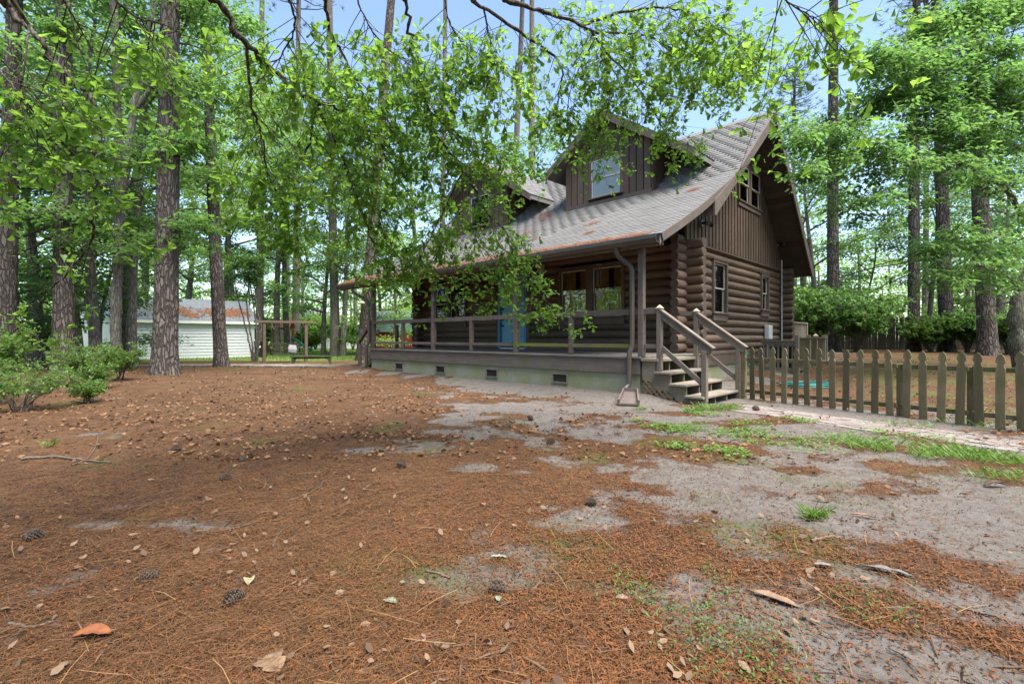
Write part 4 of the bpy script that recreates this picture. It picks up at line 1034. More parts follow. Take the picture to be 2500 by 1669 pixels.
conn = [([hub(4.4), tuple((np.array(hub(4.4)) + np.array(q)) / 2 + np.array([0, 0, .5])), q], .07, r, 0) for q, r in ((L1[0], .038), (L3[0], .028), (LL[5][0][0], .02), (LL[6][0][0], .024), (LL[7][0][0], .03), (LL[19][0][0], .014), (LL[20][0][0], .012), (LL[21][0][0], .012), (LL[22][0][0], .026), (LL[23][0][0], .01), (LL[24][0][0], .01), (LL[25][0][0], .012), (LL[26][0][0], .01), (LL[27][0][0], .01))]
trunk_oak = ([(TR0[0], TR0[1], TR0[2] - .2), (TR0[0] + .03, TR0[1], 1.5), (TR0[0], TR0[1] + .05, 3.2), hub(4.5), hub(7.5, .1)], .24, .1, 0)
guided('water_oak_tree', 'oak overhead whose long drooping limbs hang across the top of the picture', tuple(TR0), [trunk_oak] + conn + LL, 'oakleaf', OAK, .06, sub=.05, sublen=(.25, .8), whorl=5, twigs=4, thin=.68)
RB = G(2492, 14.)
RT = [tuple(RB - Vector((0, 0, .2))), tuple(P(2478, 770, 14)), tuple(P(2500, 690, 14)), tuple(P(2545, 560, 14)), tuple(P(2570, 400, 14)), tuple(P(2560, 60, 14)), tuple(P(2540, -250, 14))]
RL = [
    (RT, .18, .08, 0),
    ([RT[3]] + pl((2500, 531, 13.6), (2469, 477, 13.2), (2431, 439, 12.8), (2377, 412, 12.4), (2306, 390, 12), (2225, 398, 11.6), (2166, 385, 11.3), (2110, 370, 11.1), (2050, 330, 11)), .085, .012, 1.5),
    ([RT[4]] + pl((2442, 341, 13.2), (2388, 325, 12.7), (2330, 300, 12.3), (2260, 280, 12)), .06, .01, 1.7),
    ([RT[5]] + pl((2480, 130, 13.2), (2400, 120, 12.6), (2300, 130, 12), (2200, 150, 11.5), (2140, 140, 11.2)), .06, .01, 2.2),
    ([RT[5]] + pl((2470, 210, 13.3), (2380, 220, 12.8), (2280, 210, 12.4), (2190, 230, 12), (2130, 250, 11.8)), .06, .01, 2.2),
    ([RT[6]] + pl((2480, 10, 13.4), (2400, 30, 12.9), (2320, 40, 12.6), (2260, 60, 12.3)), .05, .01, 2.2),
    ([RT[4]] + pl((2426, 583, 13), (2334, 591, 12.5), (2280, 600, 12.2)), .035, .006, 1.2),
    ([RT[2]] + pl((2487, 700, 13.7), (2458, 675, 13.3), (2430, 661, 13), (2363, 654, 12.5), (2290, 680, 12)), .035, .006, 1.2),
    (pl((2377, 412, 12.4), (2350, 350, 12.2), (2290, 320, 12), (2220, 310, 11.8)), .02, .006, 1.7),
    (pl((2225, 398, 11.6), (2170, 430, 11.3), (2120, 480, 11.2), (2080, 500, 11.1)), .015, .005, 1.5),
    (pl((2166, 385, 11.3), (2120, 340, 11.1), (2060, 300, 11), (2000, 310, 10.9), (1950, 330, 10.9)), .015, .005, 1.7),
    (pl((2110, 370, 11.1), (2050, 390, 11), (1990, 400, 10.9), (1945, 420, 10.9)), .012, .004, 1.5),
    (pl((2400, 330, 12.7), (2440, 260, 12.7), (2420, 180, 12.6)), .02, .006, 1.6),
    ([RT[4]] + pl((2490, 300, 13.4), (2450, 250, 13), (2350, 260, 12.6)), .04, .008, 1.8),
]
guided('maple_tree', 'limbed maple at the right edge with a long arched limb over the pickets', tuple(RB), RL, 'gumleaf', FOLD, .115, sub=.155, sublen=(.4, 1.1), whorl=8, twigs=3, droop=.12, bark='greybark', flat=True)
TB = G(287, 15.2)
TL = [
    ([tuple(TB - Vector((0, 0, .2))), tuple(P(283, 760, 15.2)), tuple(P(290, 560, 15.2)), tuple(P(287, 330, 15.2)), tuple(P(283, 110, 15.3)), tuple(P(270, -200, 15.3))], .17, .1, 0),
    (pl((292, 560, 15.1), (308, 400, 15), (330, 260, 15), (350, 130, 15), (372, 40, 15), (390, -150, 15)), .12, .06, 0),
    (pl((330, 270, 15), (383, 191, 14.9), (440, 84, 14.9), (486, 0, 14.9), (520, -80, 15)), .07, .035, 0),
    (pl((286, 420, 15.2), (230, 330, 14.8), (170, 300, 14.4), (110, 310, 14)), .05, .01, 1.2),
    (pl((350, 200, 15), (420, 195, 14.6), (500, 200, 14.2), (570, 230, 13.9), (610, 270, 13.7)), .045, .01, 1.2),
    (pl((300, 480, 15), (350, 400, 14.6), (420, 350, 14.3), (500, 340, 14)), .04, .01, 1.3),
    (pl((300, 640, 15.1), (350, 600, 14.8), (420, 570, 14.5), (520, 560, 14.2)), .04, .01, 1.2),
    (pl((285, 620, 15.1), (230, 590, 14.8), (160, 590, 14.5)), .03, .008, 1.2),
    (pl((283, 150, 15.2), (220, 80, 14.8), (150, 60, 14.5)), .04, .01, 1.3),
    (pl((372, 60, 15), (440, 20, 14.7), (520, 30, 14.4), (600, 60, 14.2)), .04, .01, 1.3),
]
guided('twin_stemmed_tree', 'twin stemmed grey tree just left of the largest left pine', tuple(TB), TL, 'gumleaf', FOLD, .12, sub=.1, sublen=(.4, 1.2), whorl=9, twigs=3, droop=.1, bark='greybark', group=None, flat=True)
# crape myrtle: bare forked stems beside the garage
CB = G(622, 25.5)
CM_ = [([tuple(CB + Vector((dx * .1, 0, -.1))), tuple(P(622 + a, 850, 25.5)), tuple(P(622 + b, 800, 25.5)), tuple(P(622 + c, 740, 25.4)), tuple(P(622 + e, 680, 25.3)), tuple(P(622 + g, 630, 25.2))], .055, .015, .8) for dx, a, b, c, e, g in ((-1, -10, -22, -38, -50, -46), (-.3, -5, -12, -20, -14, -30), (.3, 3, 4, -4, -14, -18), (1, 6, 12, 4, 0, 8), (1.2, 8, 16, 2, 6, 24))]
guided('crape_myrtle', 'bare forked crape myrtle stems at the corner of the white garage', tuple(CB), CM_, 'gumleaf', DIAMOND, .1, sub=.18, sublen=(.3, .9), whorl=7, twigs=3, start=.72, droop=-.1, bark='greybark', flat=True)

# --- distant wood: one mass, nobody could count it
def far_wood():
    parts, tb = [], Tubes(); n = 0
    for k in range(310):
        az = RNG.uniform(-1.0, 1.0) if k < 150 else RNG.uniform(1.0, 5.28); d = RNG.uniform(55, 95) if k < 150 else RNG.uniform(32, 70); x, y = d * math.sin(az), d * math.cos(az)
        if k < 150 and -26 < x / y * 40 < -9 and d < 75: continue
        h = RNG.uniform(6, 15) * (1.15 if x > 0 else 1); r = RNG.uniform(2.5, 4.5); z0 = float(gz(x, y, False))
        tb.add(np.array([[x, y, z0], [x + .3, y, z0 + h * .5], [x, y, z0 + h * .9]]), [.22, .15, .04], 6)
        c = np.array([x, y, z0 + h * .55]) + RNG.normal(size=(45, 3)) * [r * .55, r * .55, h * .23]; c[:, 2] = np.maximum(c[:, 2], z0 + .4)
        parts.append(flatleaves(c, 16, 1.0, .25, .5, DIAMOND))
    V, F, R_ = merge(parts)
    o = obj('distant_wood', npmesh('distant_wood', V, F, {'rnd': R_}), M['paleleaf']); stuff(o, 'hazy green wood closing the view behind the yards', 'woodland')
    stuff(obj('distant_trunks', tb.mesh('distant_trunks'), M['farbark']), 'thin distant tree trunks inside the far green wood', 'woodland')
far_wood()

# --- shrubs
def shrub_mesh(h, r, stems, leaves, leaf, seed, low=.45, tmpl=FOLD):
    tb = Tubes(); cen, ax = [], []
    for i in range(stems):
        az = RNG.random() * 6.28; e = np.array([math.cos(az) * r * RNG.uniform(.2, .95), math.sin(az) * r * RNG.uniform(.2, .95), h * RNG.uniform(.55, 1.0)])
        p0 = np.array([RNG.normal() * .05, RNG.normal() * .05, -.05]); c = spline([p0, e * [.35, .35, .5], e], 7); tb.add(c, np.linspace(.011, .003, 7), 5)
        for j in range(9):
            u = RNG.uniform(low, 1); q = c[min(int(u * 6.99), 6)]; d = rvec(1)[0] * [1, 1, .4] + [0, 0, .35]; q2 = q + d * RNG.uniform(.08, .42) * (r / .8)
            tb.add(np.array([q, q2]), [.003, .0015], 3); cen += [q2, q + (q2 - q) * .6]; ax += [d, d]
    cen = np.array(cen); ax = norm(np.array(ax)); m = len(cen); p = np.repeat(cen, leaves, 0); a = np.repeat(ax, leaves, 0)
    ya = a * .7 + norm(np.cross(a, rvec(m * leaves))) + [0, 0, .1]; xa = np.cross(ya, np.array([0, 0, 1.]) + .5 * rvec(m * leaves))
    V, F, R_ = scatter(*tmpl, p + RNG.normal(size=p.shape) * .025, xa, ya, leaf * (.6 + .7 * RNG.random(len(p))))
    return tb.mesh('shrub_stems'), npmesh('shrub_leaves', V, F, {'rnd': R_})
def shrub(label, px, d, h, r, stems=26, leaves=9, leaf=.06, mat='azalea', group='shrubs', dx=0, cat='shrub'):
    b = G(px, d); b.x += dx; b.z = float(gz(b.x, b.y)); t = thing('shrub', label, cat, b, 0, group)
    s, l = shrub_mesh(h, r, stems, leaves, leaf, 1); obj('stem', s, M['twig'], t); o = obj('foliage', l, M[mat], t); return t
ls_ = 'shrubs in the left pine straw'
shrub('sprawling leggy shrub nearest the camera at the left edge', 50, 7.7, .55, .9, 17, 6, .052, 'azalea', ls_)
shrub('dense low shrub cut by the left edge', -60, 8.3, .7, .85, 18, 7, .055, 'azalea', ls_)
shrub('upright green shrub in front of the second left pine', 180, 11.2, .9, .7, 15, 7, .062, 'azalea', ls_)
shrub('small shrub at the foot of the twin stemmed tree', 292, 12.2, .85, .6, 18, 10, .06, 'azalea', ls_)
shrub('little sprig of shrub left of the twin stemmed tree', 240, 10.5, .55, .4, 12, 9, .055, 'azalea', ls_)
shrub('leafy shrub at the left edge under the pine', 20, 10.6, 1.35, .6, 18, 9, .065, 'azalea', ls_)
shrub('low straggling sprig in open straw near the left shrubs', 215, 8.6, .35, .4, 10, 8, .05, 'azalea', ls_)
rs_ = 'bushes along the right board fence'
shrub('large feathery bush left of the middle pine', 2090, 20.5, 2.3, 1.9, 56, 11, .13, 'gumleaf', rs_)
shrub('rounded bush behind the deck rail', 1985, 23, 2.6, 1.7, 60, 14, .14, 'paleleaf', rs_)
shrub('low undergrowth between the middle and stout pines', 2270, 20.5, 1.2, 1.1, 40, 12, .11, 'azalea', rs_)
shrub('undergrowth between the stout pine and the thickest pine', 2362, 20, 1.5, 1.2, 44, 12, .11, 'gumleaf', rs_)
shrub('leafy bush right of the thickest right pine', 2462, 18.5, 1.4, 1.0, 40, 12, .1, 'gumleaf', rs_)
shrub('yellow green bush on the far lawn beside the slide', 758, 46, 1.6, 1.5, 40, 14, .2, 'grass', 'bushes on the far lawn')
shrub('big light green bush on the far lawn before the small house', 770, 53, 3.2, 2.6, 50, 16, .26, 'paleleaf', 'bushes on the far lawn')
shrub('light bush beyond the leaning grey trunk', 862, 52, 2.4, 2.2, 40, 14, .24, 'grass', 'bushes on the far lawn')
shrub('dark evergreen bush left of the playset', 652, 48, 3.0, 1.3, 40, 14, .2, 'gumleaf', 'bushes on the far lawn')
shrub('yellowish sapling over the parked car', 95, 21, 2.4, 1.2, 30, 12, .1, 'grass', ls_)

# ------------------------------------------------------------------ picket fence
PK0, PK1 = Vector((4.43, 9.36)), Vector((6.36, 6.09)); pdir = (PK1 - PK0).normalized(); prot = math.atan2(pdir.y, pdir.x)
fence = thing('picket_fence', 'mossy olive brown picket fence running right from the porch stairs', 'fence', (PK0.x, PK0.y, 0), prot)
plen = (PK1 - PK0).length
def picket_mesh(w_, h, t=.02):
    s = [(w_, 0), (w_, h - .19), (.8 * w_, h - .172), (.66 * w_, h - .15), (.74 * w_, h - .128), (w_, h - .112), (.99 * w_, h - .085), (.8 * w_, h - .045), (.45 * w_, h - .016), (.0, h)]
    poly = s + [(-x, z) for x, z in s[-2::-1]]
    return MB().prism(poly, 1, -t / 2, t / 2).mesh('picket')
pms = [picket_mesh(.047, hh) for hh in (.97, .98, .965)]
for m_ in pms: m_.materials.append(M['picket'])
npk = 40
for i in range(npk):
    u = (plen / 19) * i
    X, Y = PK0.x + pdir.x * u, PK0.y + pdir.y * u; z = float(gz(X, Y)) + .01
    o = bpy.data.objects.new('picket', pms[i % 3]); COL.objects.link(o); o.parent = fence
    o.location = (u, -.03, z + random.uniform(-.012, .006)); o.rotation_euler = (random.uniform(-.03, .03), random.uniform(-.028, .028), random.uniform(-.08, .08))
zf = float(gz((PK0.x + PK1.x) / 2, (PK0.y + PK1.y) / 2))
for a, b_ in ((0, plen * 12.4 / 19), (plen * 12.6 / 19, plen * 16.4 / 19), (plen * 16.6 / 19, plen * 39.3 / 19)):
    for z in (.75, .16): MB().bar((a, .005, zf + z + random.uniform(-.01, .01)), (b_, .005, zf + z), .038, .065).build('fence_rail', M['picket'], fence, bevel=.004)
for u in (plen * 12.5 / 19, plen * 16.5 / 19, plen * 25.5 / 19, plen * 39.4 / 19, -.05):
    MB().box(u - .045, u + .045, .028, .118, zf - .25, zf + .78).build('fence_post', M['picket'], fence, bevel=.005)

# ------------------------------------------------------------------ low fence round the air conditioner, back deck
def wpt(x, y, z=0): X, Y = h2w(x, y); return Vector((X, Y, z))
low = thing('low_railing', 'weathered low railing enclosing the air conditioner beside the cabin', 'railing', (HO[0], HO[1], 0), HROT)
def baluster_run(root, a, b_, z0, z1, n, mat='greywood', top=True, bt='baluster'):
    a, b_ = Vector(a + (0,)), Vector(b_ + (0,)); d = b_ - a
    for i in range(n):
        p = a + d * ((i + .5) / n); MB().box(p.x - .022, p.x + .022, p.y - .022, p.y + .022, z0 + .06, z1 - .06).build(bt, M[mat], root)
    for z in (z0, z1 - .08): MB().bar(a + Vector((0, 0, z + .04)), b_ + Vector((0, 0, z + .04)), .045, .08).build('rail', M[mat], root)
    if top: MB().bar(a + Vector((0, 0, z1 + .02)), b_ + Vector((0, 0, z1 + .02)), .13, .035).build('cap_rail', M[mat], root)
zl = float(gz(*h2w(.8, 7.2)))
baluster_run(low, (-.15, 7.2), (.72, 7.2), zl + .1, .93, 7, 'greywood'); baluster_run(low, (.77, 7.25), (.77, 10.4), zl + .1, 1.02, 24, 'picket')
for y, cap_ in ((7.2, 0), (8.4, 0), (9.2, 1), (10.2, 0), (10.45, 0)):
    po = MB().box(.72, .82, y - .05, y + .05, zl - .1, 1.12 if not cap_ else 1.1).build('railing_post', M['greywood'], low, bevel=.005)
    if cap_: MB().add([(.71, y - .06, 1.101), (.83, y - .06, 1.101), (.83, y + .06, 1.101), (.71, y + .06, 1.101), (.77, y, 1.18)], [(0, 3, 2, 1), (0, 1, 4), (1, 2, 4), (2, 3, 4), (3, 0, 4)]).build('post_cap', M['brass'], po)
bdk = thing('back_deck', 'grey back deck with railing beyond the rear corner of the cabin', 'deck', (HO[0], HO[1], 0), HROT)
for i in range(8): MB().box(-4, -.2, 10.2 + i * .28, 10.46 + i * .28, .52, .56).build('deck_board', M['greywood'], bdk)
MB().box(-.32, -.2, 10.3, 10.42, -.1, 1.75).build('deck_post', M['greywood'], bdk); MB().box(-.3, -.2, 12.3, 12.4, -.1, 1.6).build('deck_post', M['greywood'], bdk)
baluster_run(bdk, (-.25, 10.45), (-.25, 12.3), .62, 1.55, 22, 'greywood')
MB().box(-4, -.2, 10.19, 12.45, .3, .515).build('deck_frame', M['fencewood'], bdk)
# air conditioner
ac = thing('air_conditioner', 'dark grey air conditioner cabinet behind the low railing', 'air conditioner', tuple(wpt(.25, 7.85, zl)), HROT)
MB().box(-.36, .36, -.36, .36, 0, .08).build('pad', M['concrete'], ac); MB().box(-.32, .32, -.32, .32, .08, .8).build('cabinet', M['black'], ac, bevel=.02)
for i in range(9): MB().box(-.33, .33, -.335, -.318, .14 + i * .07, .16 + i * .07).build('louvre', M['iron'], ac)
MB().lathe([(.28, 0), (.28, .03), (.05, .05), (.02, .05)], 20, (0, 0, .801)).build('fan_guard', M['iron'], ac)
# hoses
M['hose'] = plain('teal hose', (.02, .19, .17), .4)
def hose(label, c, turns, r, name='garden_hose'):
    pts = []
    for i in range(turns * 22):
        t = i / 22 * 2 * math.pi; rr = r * (1 + .22 * math.sin(t * .37) + .12 * math.sin(t * 1.7)); x, y = c.x + rr * math.cos(t) * 1.25, c.y + rr * math.sin(t) * .9
        pts.append((x, y, float(gz(x, y)) + .02 + .012 * (i / 22) + .008 * math.sin(t * 2.3)))
    s = Tubes(); s.add(np.array(pts), .013, 6); tag(obj(name, s.mesh(name), M['hose']), label, 'hose')
hc_ = wpt(1.55, 4.9); hose('teal garden hose lying in loose loops behind the pickets', hc_, 5, .42)
pts = [wpt(A0 + .1 + .03 * math.sin(t * 2), 6.25 + .14 * math.sin(t), .42 + .2 * math.cos(t)) for t in np.linspace(0, 12.5, 50)]
s_ = Tubes(); s_.add(np.array([tuple(p) for p in pts]), .013, 6); tag(obj('hung_hose', s_.mesh('hung_hose'), M['hose']), 'teal hose hung in a coil on the cabin side wall', 'hose')

# ------------------------------------------------------------------ old board fence at the back of the right yard
bf_ = thing('board_fence', 'dark old board fence behind the right-hand pines', 'fence', (0, 0, 0))
a, b_ = Vector((11.2, 27.5)), Vector((31, 22.5)); nn = 150
bms = []
for q in range(3):
    hh = 1.72 + .03 * q; m_ = MB().prism([(-.062, 0), (.062, 0), (.062, hh - .04), (.035, hh), (-.035, hh), (-.062, hh - .04)], 1, -.011, .011).mesh('board'); m_.materials.append(M['fencewood']); bms.append(m_)
ang = math.atan2((b_ - a).y, (b_ - a).x)
for i in range(nn):
    p = a + (b_ - a) * (i / nn); o = bpy.data.objects.new('board', bms[i % 3]); COL.objects.link(o); o.parent = bf_
    o.location = (p.x, p.y, float(gz(p.x, p.y)) - .05 + random.uniform(-.02, .02)); o.rotation_euler = (0, random.uniform(-.015, .015), ang)
for z in (.35, 1.35):
    MB().bar((a.x, a.y + .05, float(gz(a.x, a.y)) + z), (b_.x, b_.y + .05, float(gz(b_.x, b_.y)) + z), .04, .09).build('fence_rail', M['fencewood'], bf_)

# ------------------------------------------------------------------ brick path, splash block, walkway
M['brick'] = None
def brickmat():
    m, nt, b = newmat('path brick'); oi = nt.nodes.new('ShaderNodeObjectInfo'); g = nt.nodes.new('ShaderNodeNewGeometry')
    c = ramp(nt, oi.outputs['Random'], [(0, (.13, .095, .08)), (.5, (.17, .135, .118)), (1, (.21, .18, .162))]); n = noise(nt, g.outputs['Position'], 9, 6, .7); n2 = noise(nt, g.outputs['Position'], 120, 3, .6)
    c = mixc(nt, ramp(nt, n, [(.4, (0, 0, 0)), (.7, (.8, .8, .8))]), c, (.22, .2, .185)); c = mixc(nt, .3, c, ramp(nt, n2, [(.3, (.1, .075, .07)), (.7, (.34, .27, .24))]))
    nt.links.new(c, b.inputs['Base Color']); b.inputs['Roughness'].default_value = .95; bump(nt, b, n2, .4, .004); return m
M['brick'] = brickmat()
bkm = MB().box(-.098, .098, -.047, .047, -.03, .03).mesh('brick'); bkm.materials.append(M['brick'])
q0 = np.array([3.72, 8.25]); q1 = np.array([7.3, 2.1]); pd_ = (q1 - q0) / np.linalg.norm(q1 - q0); pn = np.array([pd_[1], -pd_[0]]) * -1; pa = math.atan2(pd_[1], pd_[0]); ln_ = np.linalg.norm(q1 - q0)
PV, PF = [], []
for i in range(49):
    for j in range(9):
        X, Y = q0 + pd_ * (ln_ + .15) * i / 48 + pn * (j - 4) * .1; PV.append((X, Y, float(gz(X, Y)) + .003))
PF = [(i * 9 + j, i * 9 + j + 1, i * 9 + j + 10, i * 9 + j + 9) for i in range(48) for j in range(8)]
M['pathsand'] = plain('path sand', (.2, .18, .165), .95, 0, .45, 28, .15, .5)
path = structure(MB().add(PV, PF).build('brick_path', M['pathsand'], smooth=True))
for i in range(int(ln_ / .2)):
    for j in range(9):
        if fbm(i * .35, j * .5, 3, 91) + (.1 if 2 <= j <= 6 else 0) < .5: continue
        u = (i + (.5 if j % 2 else 0)) * .2; v = (j - 4) * .098; X, Y = q0 + pd_ * u + pn * v
        z = float(gz(X, Y)); o = bpy.data.objects.new('brick', bkm); COL.objects.link(o); o.parent = path
        o.location = (X, Y, z - .022 + random.uniform(-.004, .004)); o.rotation_euler = (random.uniform(-.03, .03), random.uniform(-.03, .03), pa + random.uniform(-.04, .04))
sb = thing('splash_block', 'brown plastic splash block on the ground below the porch downspout', 'splash block', tuple(wpt(.12, -.55, float(gz(*h2w(.12, -.55))))), HROT + .5)
M['splash'] = plain('splash plastic', (.12, .095, .085), .6, 0, .2)
pz = lambda y: .02 - .03 * (y + .4)
MB().add([(-.17, -.42, -.02), (.17, -.42, -.02), (.12, .4, .1), (-.12, .4, .1), (-.17, -.42, .01), (.17, -.42, .01), (.12, .4, .13), (-.12, .4, .13)], [(0, 3, 2, 1), (4, 5, 6, 7), (0, 1, 5, 4), (1, 2, 6, 5), (2, 3, 7, 6), (3, 0, 4, 7)]).build('tray', M['splash'], sb)
for s in (-1, 1): MB().bar((s * .165, -.42, .03), (s * .12, .4, .15), .03, .09).build('side_wall', M['splash'], sb)
MB().bar((-.12, .4, .15), (.12, .4, .15), .03, .09).build('end_wall', M['splash'], sb)
wk = thing('walkway', 'low grey timber walkway leading left from the far porch steps', 'walkway', (0, 0, 0))
w0, w1 = wpt(-10.9, .7), Vector((-14.5, 19.2, 0)); nw = 52
for i in range(nw):
    f = (i + .5) / nw; p = w0 + (w1 - w0) * f; p.y += .35 * math.sin(f * 3); z = float(gz(p.x, p.y)) + .05
    MB().box(-.078, .078, -.55, .55, -.03, .02).build('plank', M['greywood'], wk, bevel=.004).location = (p.x, p.y, z)
    wk.children[-1].rotation_euler = (random.uniform(-.02, .02), 0, math.atan2(w1.y - w0.y, w1.x - w0.x) + math.pi + random.uniform(-.02, .02))
for sgn in (-1, 1):
    pts = []
    for f in np.linspace(0, 1, 14):
        p = w0 + (w1 - w0) * f; p.y += .35 * math.sin(f * 3) + sgn * .5; pts.append(p + Vector((0, 0, float(gz(p.x, p.y)) - .0)))
    for p, q in zip(pts, pts[1:]): MB().bar(p, q, .09, .08).build('edging_timber', M['greywood'], wk)

# ------------------------------------------------------------------ far yard: garage, houses, barn, car, swing, bench, playset, bin
def gable_house(name, label, c, rz, L_, Wd, H_, rise, wallm, roofm, cat='building', siding=.0, over=.25, straw=False, door=None):
    t = thing(name, label, cat, c, rz); hl, hw = L_ / 2, Wd / 2
    MB().prism([(-hw, -.3), (hw, -.3), (hw, H_), (0, H_ + rise), (-hw, H_)], 0, -hl, hl).build('wall', M[wallm], t)
    if siding:
        n = int(H_ / siding)
        for i in range(n):
            z = i * siding; MB().add([(-hl - .001, -hw - .036, z), (hl, -hw - .036, z), (hl, -hw - .004, z + siding - .004), (-hl, -hw - .004, z + siding - .004), (-hl, -hw, z), (hl, -hw, z)], [(0, 1, 2, 3), (0, 4, 5, 1)]).build('siding_course', M[wallm], t)
        for x in (-hl, hl): MB().box(x - .06, x + .06, -hw - .045, -hw + .05, 0, H_).build('corner_trim', M[wallm], t)
    for s in (-1, 1):
        k = rise / hw; e = hw + over
        MB().add([(x, y, z) for x in (-hl - over, hl + over) for y, z in ((0, H_ + rise + .1), (s * e, H_ + rise + .1 - k * e), (s * e, H_ + rise - k * e - .02), (0, H_ + rise - .02))], [(0, 1, 5, 4), (1, 2, 6, 5), (2, 3, 7, 6), (0, 3, 2, 1), (4, 5, 6, 7)]).build('roof', M[roofm], t)
    MB().box(-hl - over, hl + over, -hw - over - .03, -hw - over + .0, H_ - over * rise / hw - .08, H_ - over * rise / hw + .08).build('gutter', M['white'], t)
    return t
M['slate'] = plain('grey blue shingles', (.16, .175, .2), .9, 0, .2, 9, .2)
gl, gr_ = P(296, 880, 28.0), P(618, 874, 32.5); gc = (gl + gr_) / 2; gc.z = -.22
grz = math.atan2(gr_.y - gl.y, gr_.x - gl.x); off = Vector((-math.sin(grz), math.cos(grz), 0)) * 2.6
gar = gable_house('garage', 'white vinyl garage with grey roof patched with pine straw', gc + off, grz, (gr_ - gl).length, 5.2, 2.35, 1.35, 'vinyl', 'slate', 'garage', .19)
gable_house('neighbour_house', 'tall white neighbouring house with grey roof behind the left pines', (-37, 54, -.3), .5, 13, 9, 3.6, 2.0, 'vinyl', 'slate', 'house', 0)
gable_house('neighbour_garage', 'white gabled outbuilding between the left edge pines', (-27.5, 36, -.3), 1.2, 6, 5, 2.7, 1.3, 'vinyl', 'slate', 'garage', 0)
M['grey2'] = plain('grey siding', (.35, .36, .38), .8)
gable_house('far_house', 'small far grey gabled house beyond the lawn bushes', (-30.5, 76, -.3), 1.2, 9, 8, 2.8, 2.6, 'grey2', 'slate', 'house', 0)
# barn
M['barnred'] = plain('barn red', (.3, .045, .035), .8, 0, .15); M['tin'] = plain('white tin roof', (.62, .64, .66), .35, .0, .06); M['teal'] = plain('blue grey panel', (.2, .3, .33), .7)
bn = thing('red_barn', 'red gambrel shed with white metal roof seen through the porch', 'shed', (-8.5, 38, -.2), -.28)
gp_ = [(-1.9, 0), (1.9, 0), (1.9, 1.75), (1.3, 2.75), (0, 3.25), (-1.3, 2.75), (-1.9, 1.75)]
MB().prism(gp_, 0, -2.6, 2.6).build('wall', M['barnred'], bn)
for s in (-1, 1):
    for (y0, z0, y1, z1, mm) in ((0, 3.28, 1.35, 2.78, 'tin'), (1.35, 2.78, 2.05, 1.68, 'teal')):
        MB().add([(x, s * y, z) for x in (-2.75, 2.75) for y, z in ((y0, z0 + .03), (y1, z1 + .03), (y1, z1 - .03), (y0, z0 - .03))], [(0, 1, 5, 4), (1, 2, 6, 5), (2, 3, 7, 6), (3, 0, 4, 7), (0, 3, 2, 1), (4, 5, 6, 7)]).build('roof', M[mm], bn)
for i in range(14): MB().bar((-2.6 + i * .4, -.02, 3.33), (-2.6 + i * .4, -1.35, 2.83), .03, .03).build('roof_seam', M['tin'], bn)
for i in range(12): MB().box(-2.55 + i * .44, -2.52 + i * .44, -1.93, -1.9, 0, 1.68).build('batten', M['barnred'], bn)
bd_ = MB(); bd_.box(-2.66, -2.6, -.6, .6, 0, 1.9); bd_.build('door', M['barnred'], bn)
# pale far fence
ff_ = thing('far_fence', 'pale low panel fence at the far edge of the lawn', 'fence', (0, 0, -.25))
for i in range(13):
    x = -23.6 + i * .62; MB().box(x, x + .58, 58, 58.04, .05, 1.05).build('panel', M['vinyl'], ff_); MB().box(x - .05, x + .0, 57.97, 58.07, 0, 1.12).build('fence_post', M['vinyl'], ff_)
# trunk ornament
pb = P(885, 740, 26.6); tag(MB().lathe([(.005, .12), (.1, .1), (.16, .03), (.17, -.02), (.12, -.05), (.005, -.05)], 16).build('trunk_ornament', M['brass'], smooth=True), 'small pale dome fixed to the pine behind the left porch corner', 'ornament').location = tuple(pb + Vector((0, -.12, 0)))
# swing frame and swing
p0, p1 = G(645, 24.6), G(747, 25.8); d_ = (p1 - p0); sw_len = d_.length; srz = math.atan2(d_.y, d_.x); zs_ = -.22
sf = thing('swing_frame', 'brown timber frame with two posts and a long top beam', 'swing frame', (p0.x, p0.y, zs_), srz)
for x in (0, sw_len): MB().box(x - .07, x + .07, -.07, .07, -.2, 2.0).build('post', M['swingwood'], sf, bevel=.008)
MB().box(-.45, sw_len + .5, -.1, .1, 2.002, 2.12).build('beam', M['swingwood'], sf, bevel=.01)
for x in (.22, sw_len - .22): MB().bar((x, -.0, 2.0), (x + .25, 0, 1.7), .05, .05).build('brace', M['swingwood'], sf)
sg = thing('bench_swing', 'mossy slatted bench swing hanging under the timber frame', 'swing', (p0.x, p0.y, zs_), srz)
x0, x1 = .3, sw_len - .28
for i in range(5): MB().box(x0, x1, -.05 - i * .095, .035 - i * .095, .44, .465).build('seat_slat', M['greenwood'], sg)
for i in range(4): MB().bar((x0, .09 + i * .035, .56 + i * .13), (x1, .09 + i * .035, .56 + i * .13), .02, .085).build('back_slat', M['greenwood'], sg)
for i in range(4):
    x = x0 + (x1 - x0) * i / 3; MB().bar((x, .05, .42), (x, .21, 1.0), .06, .04).build('back_support', M['greenwood'], sg)
for x in (x0, x1):
    MB().bar((x, -.45, .42), (x, .1, .42), .05, .06).build('seat_rail', M['greenwood'], sg); MB().box(x - .04, x + .04, -.5, .12, .68, .71).build('armrest', M['greenwood'], sg); MB().box(x - .025, x + .025, -.45, -.4, .45, .68).build('arm_post', M['greenwood'], sg)
    for y in (-.42, .12): MB().tube([(x, y, .7), (x, 0, 2.0)], .008, 5).build('chain', M['iron'], sg)
M['grey3'] = plain('cushion cloth', (.22, .22, .23), .9)
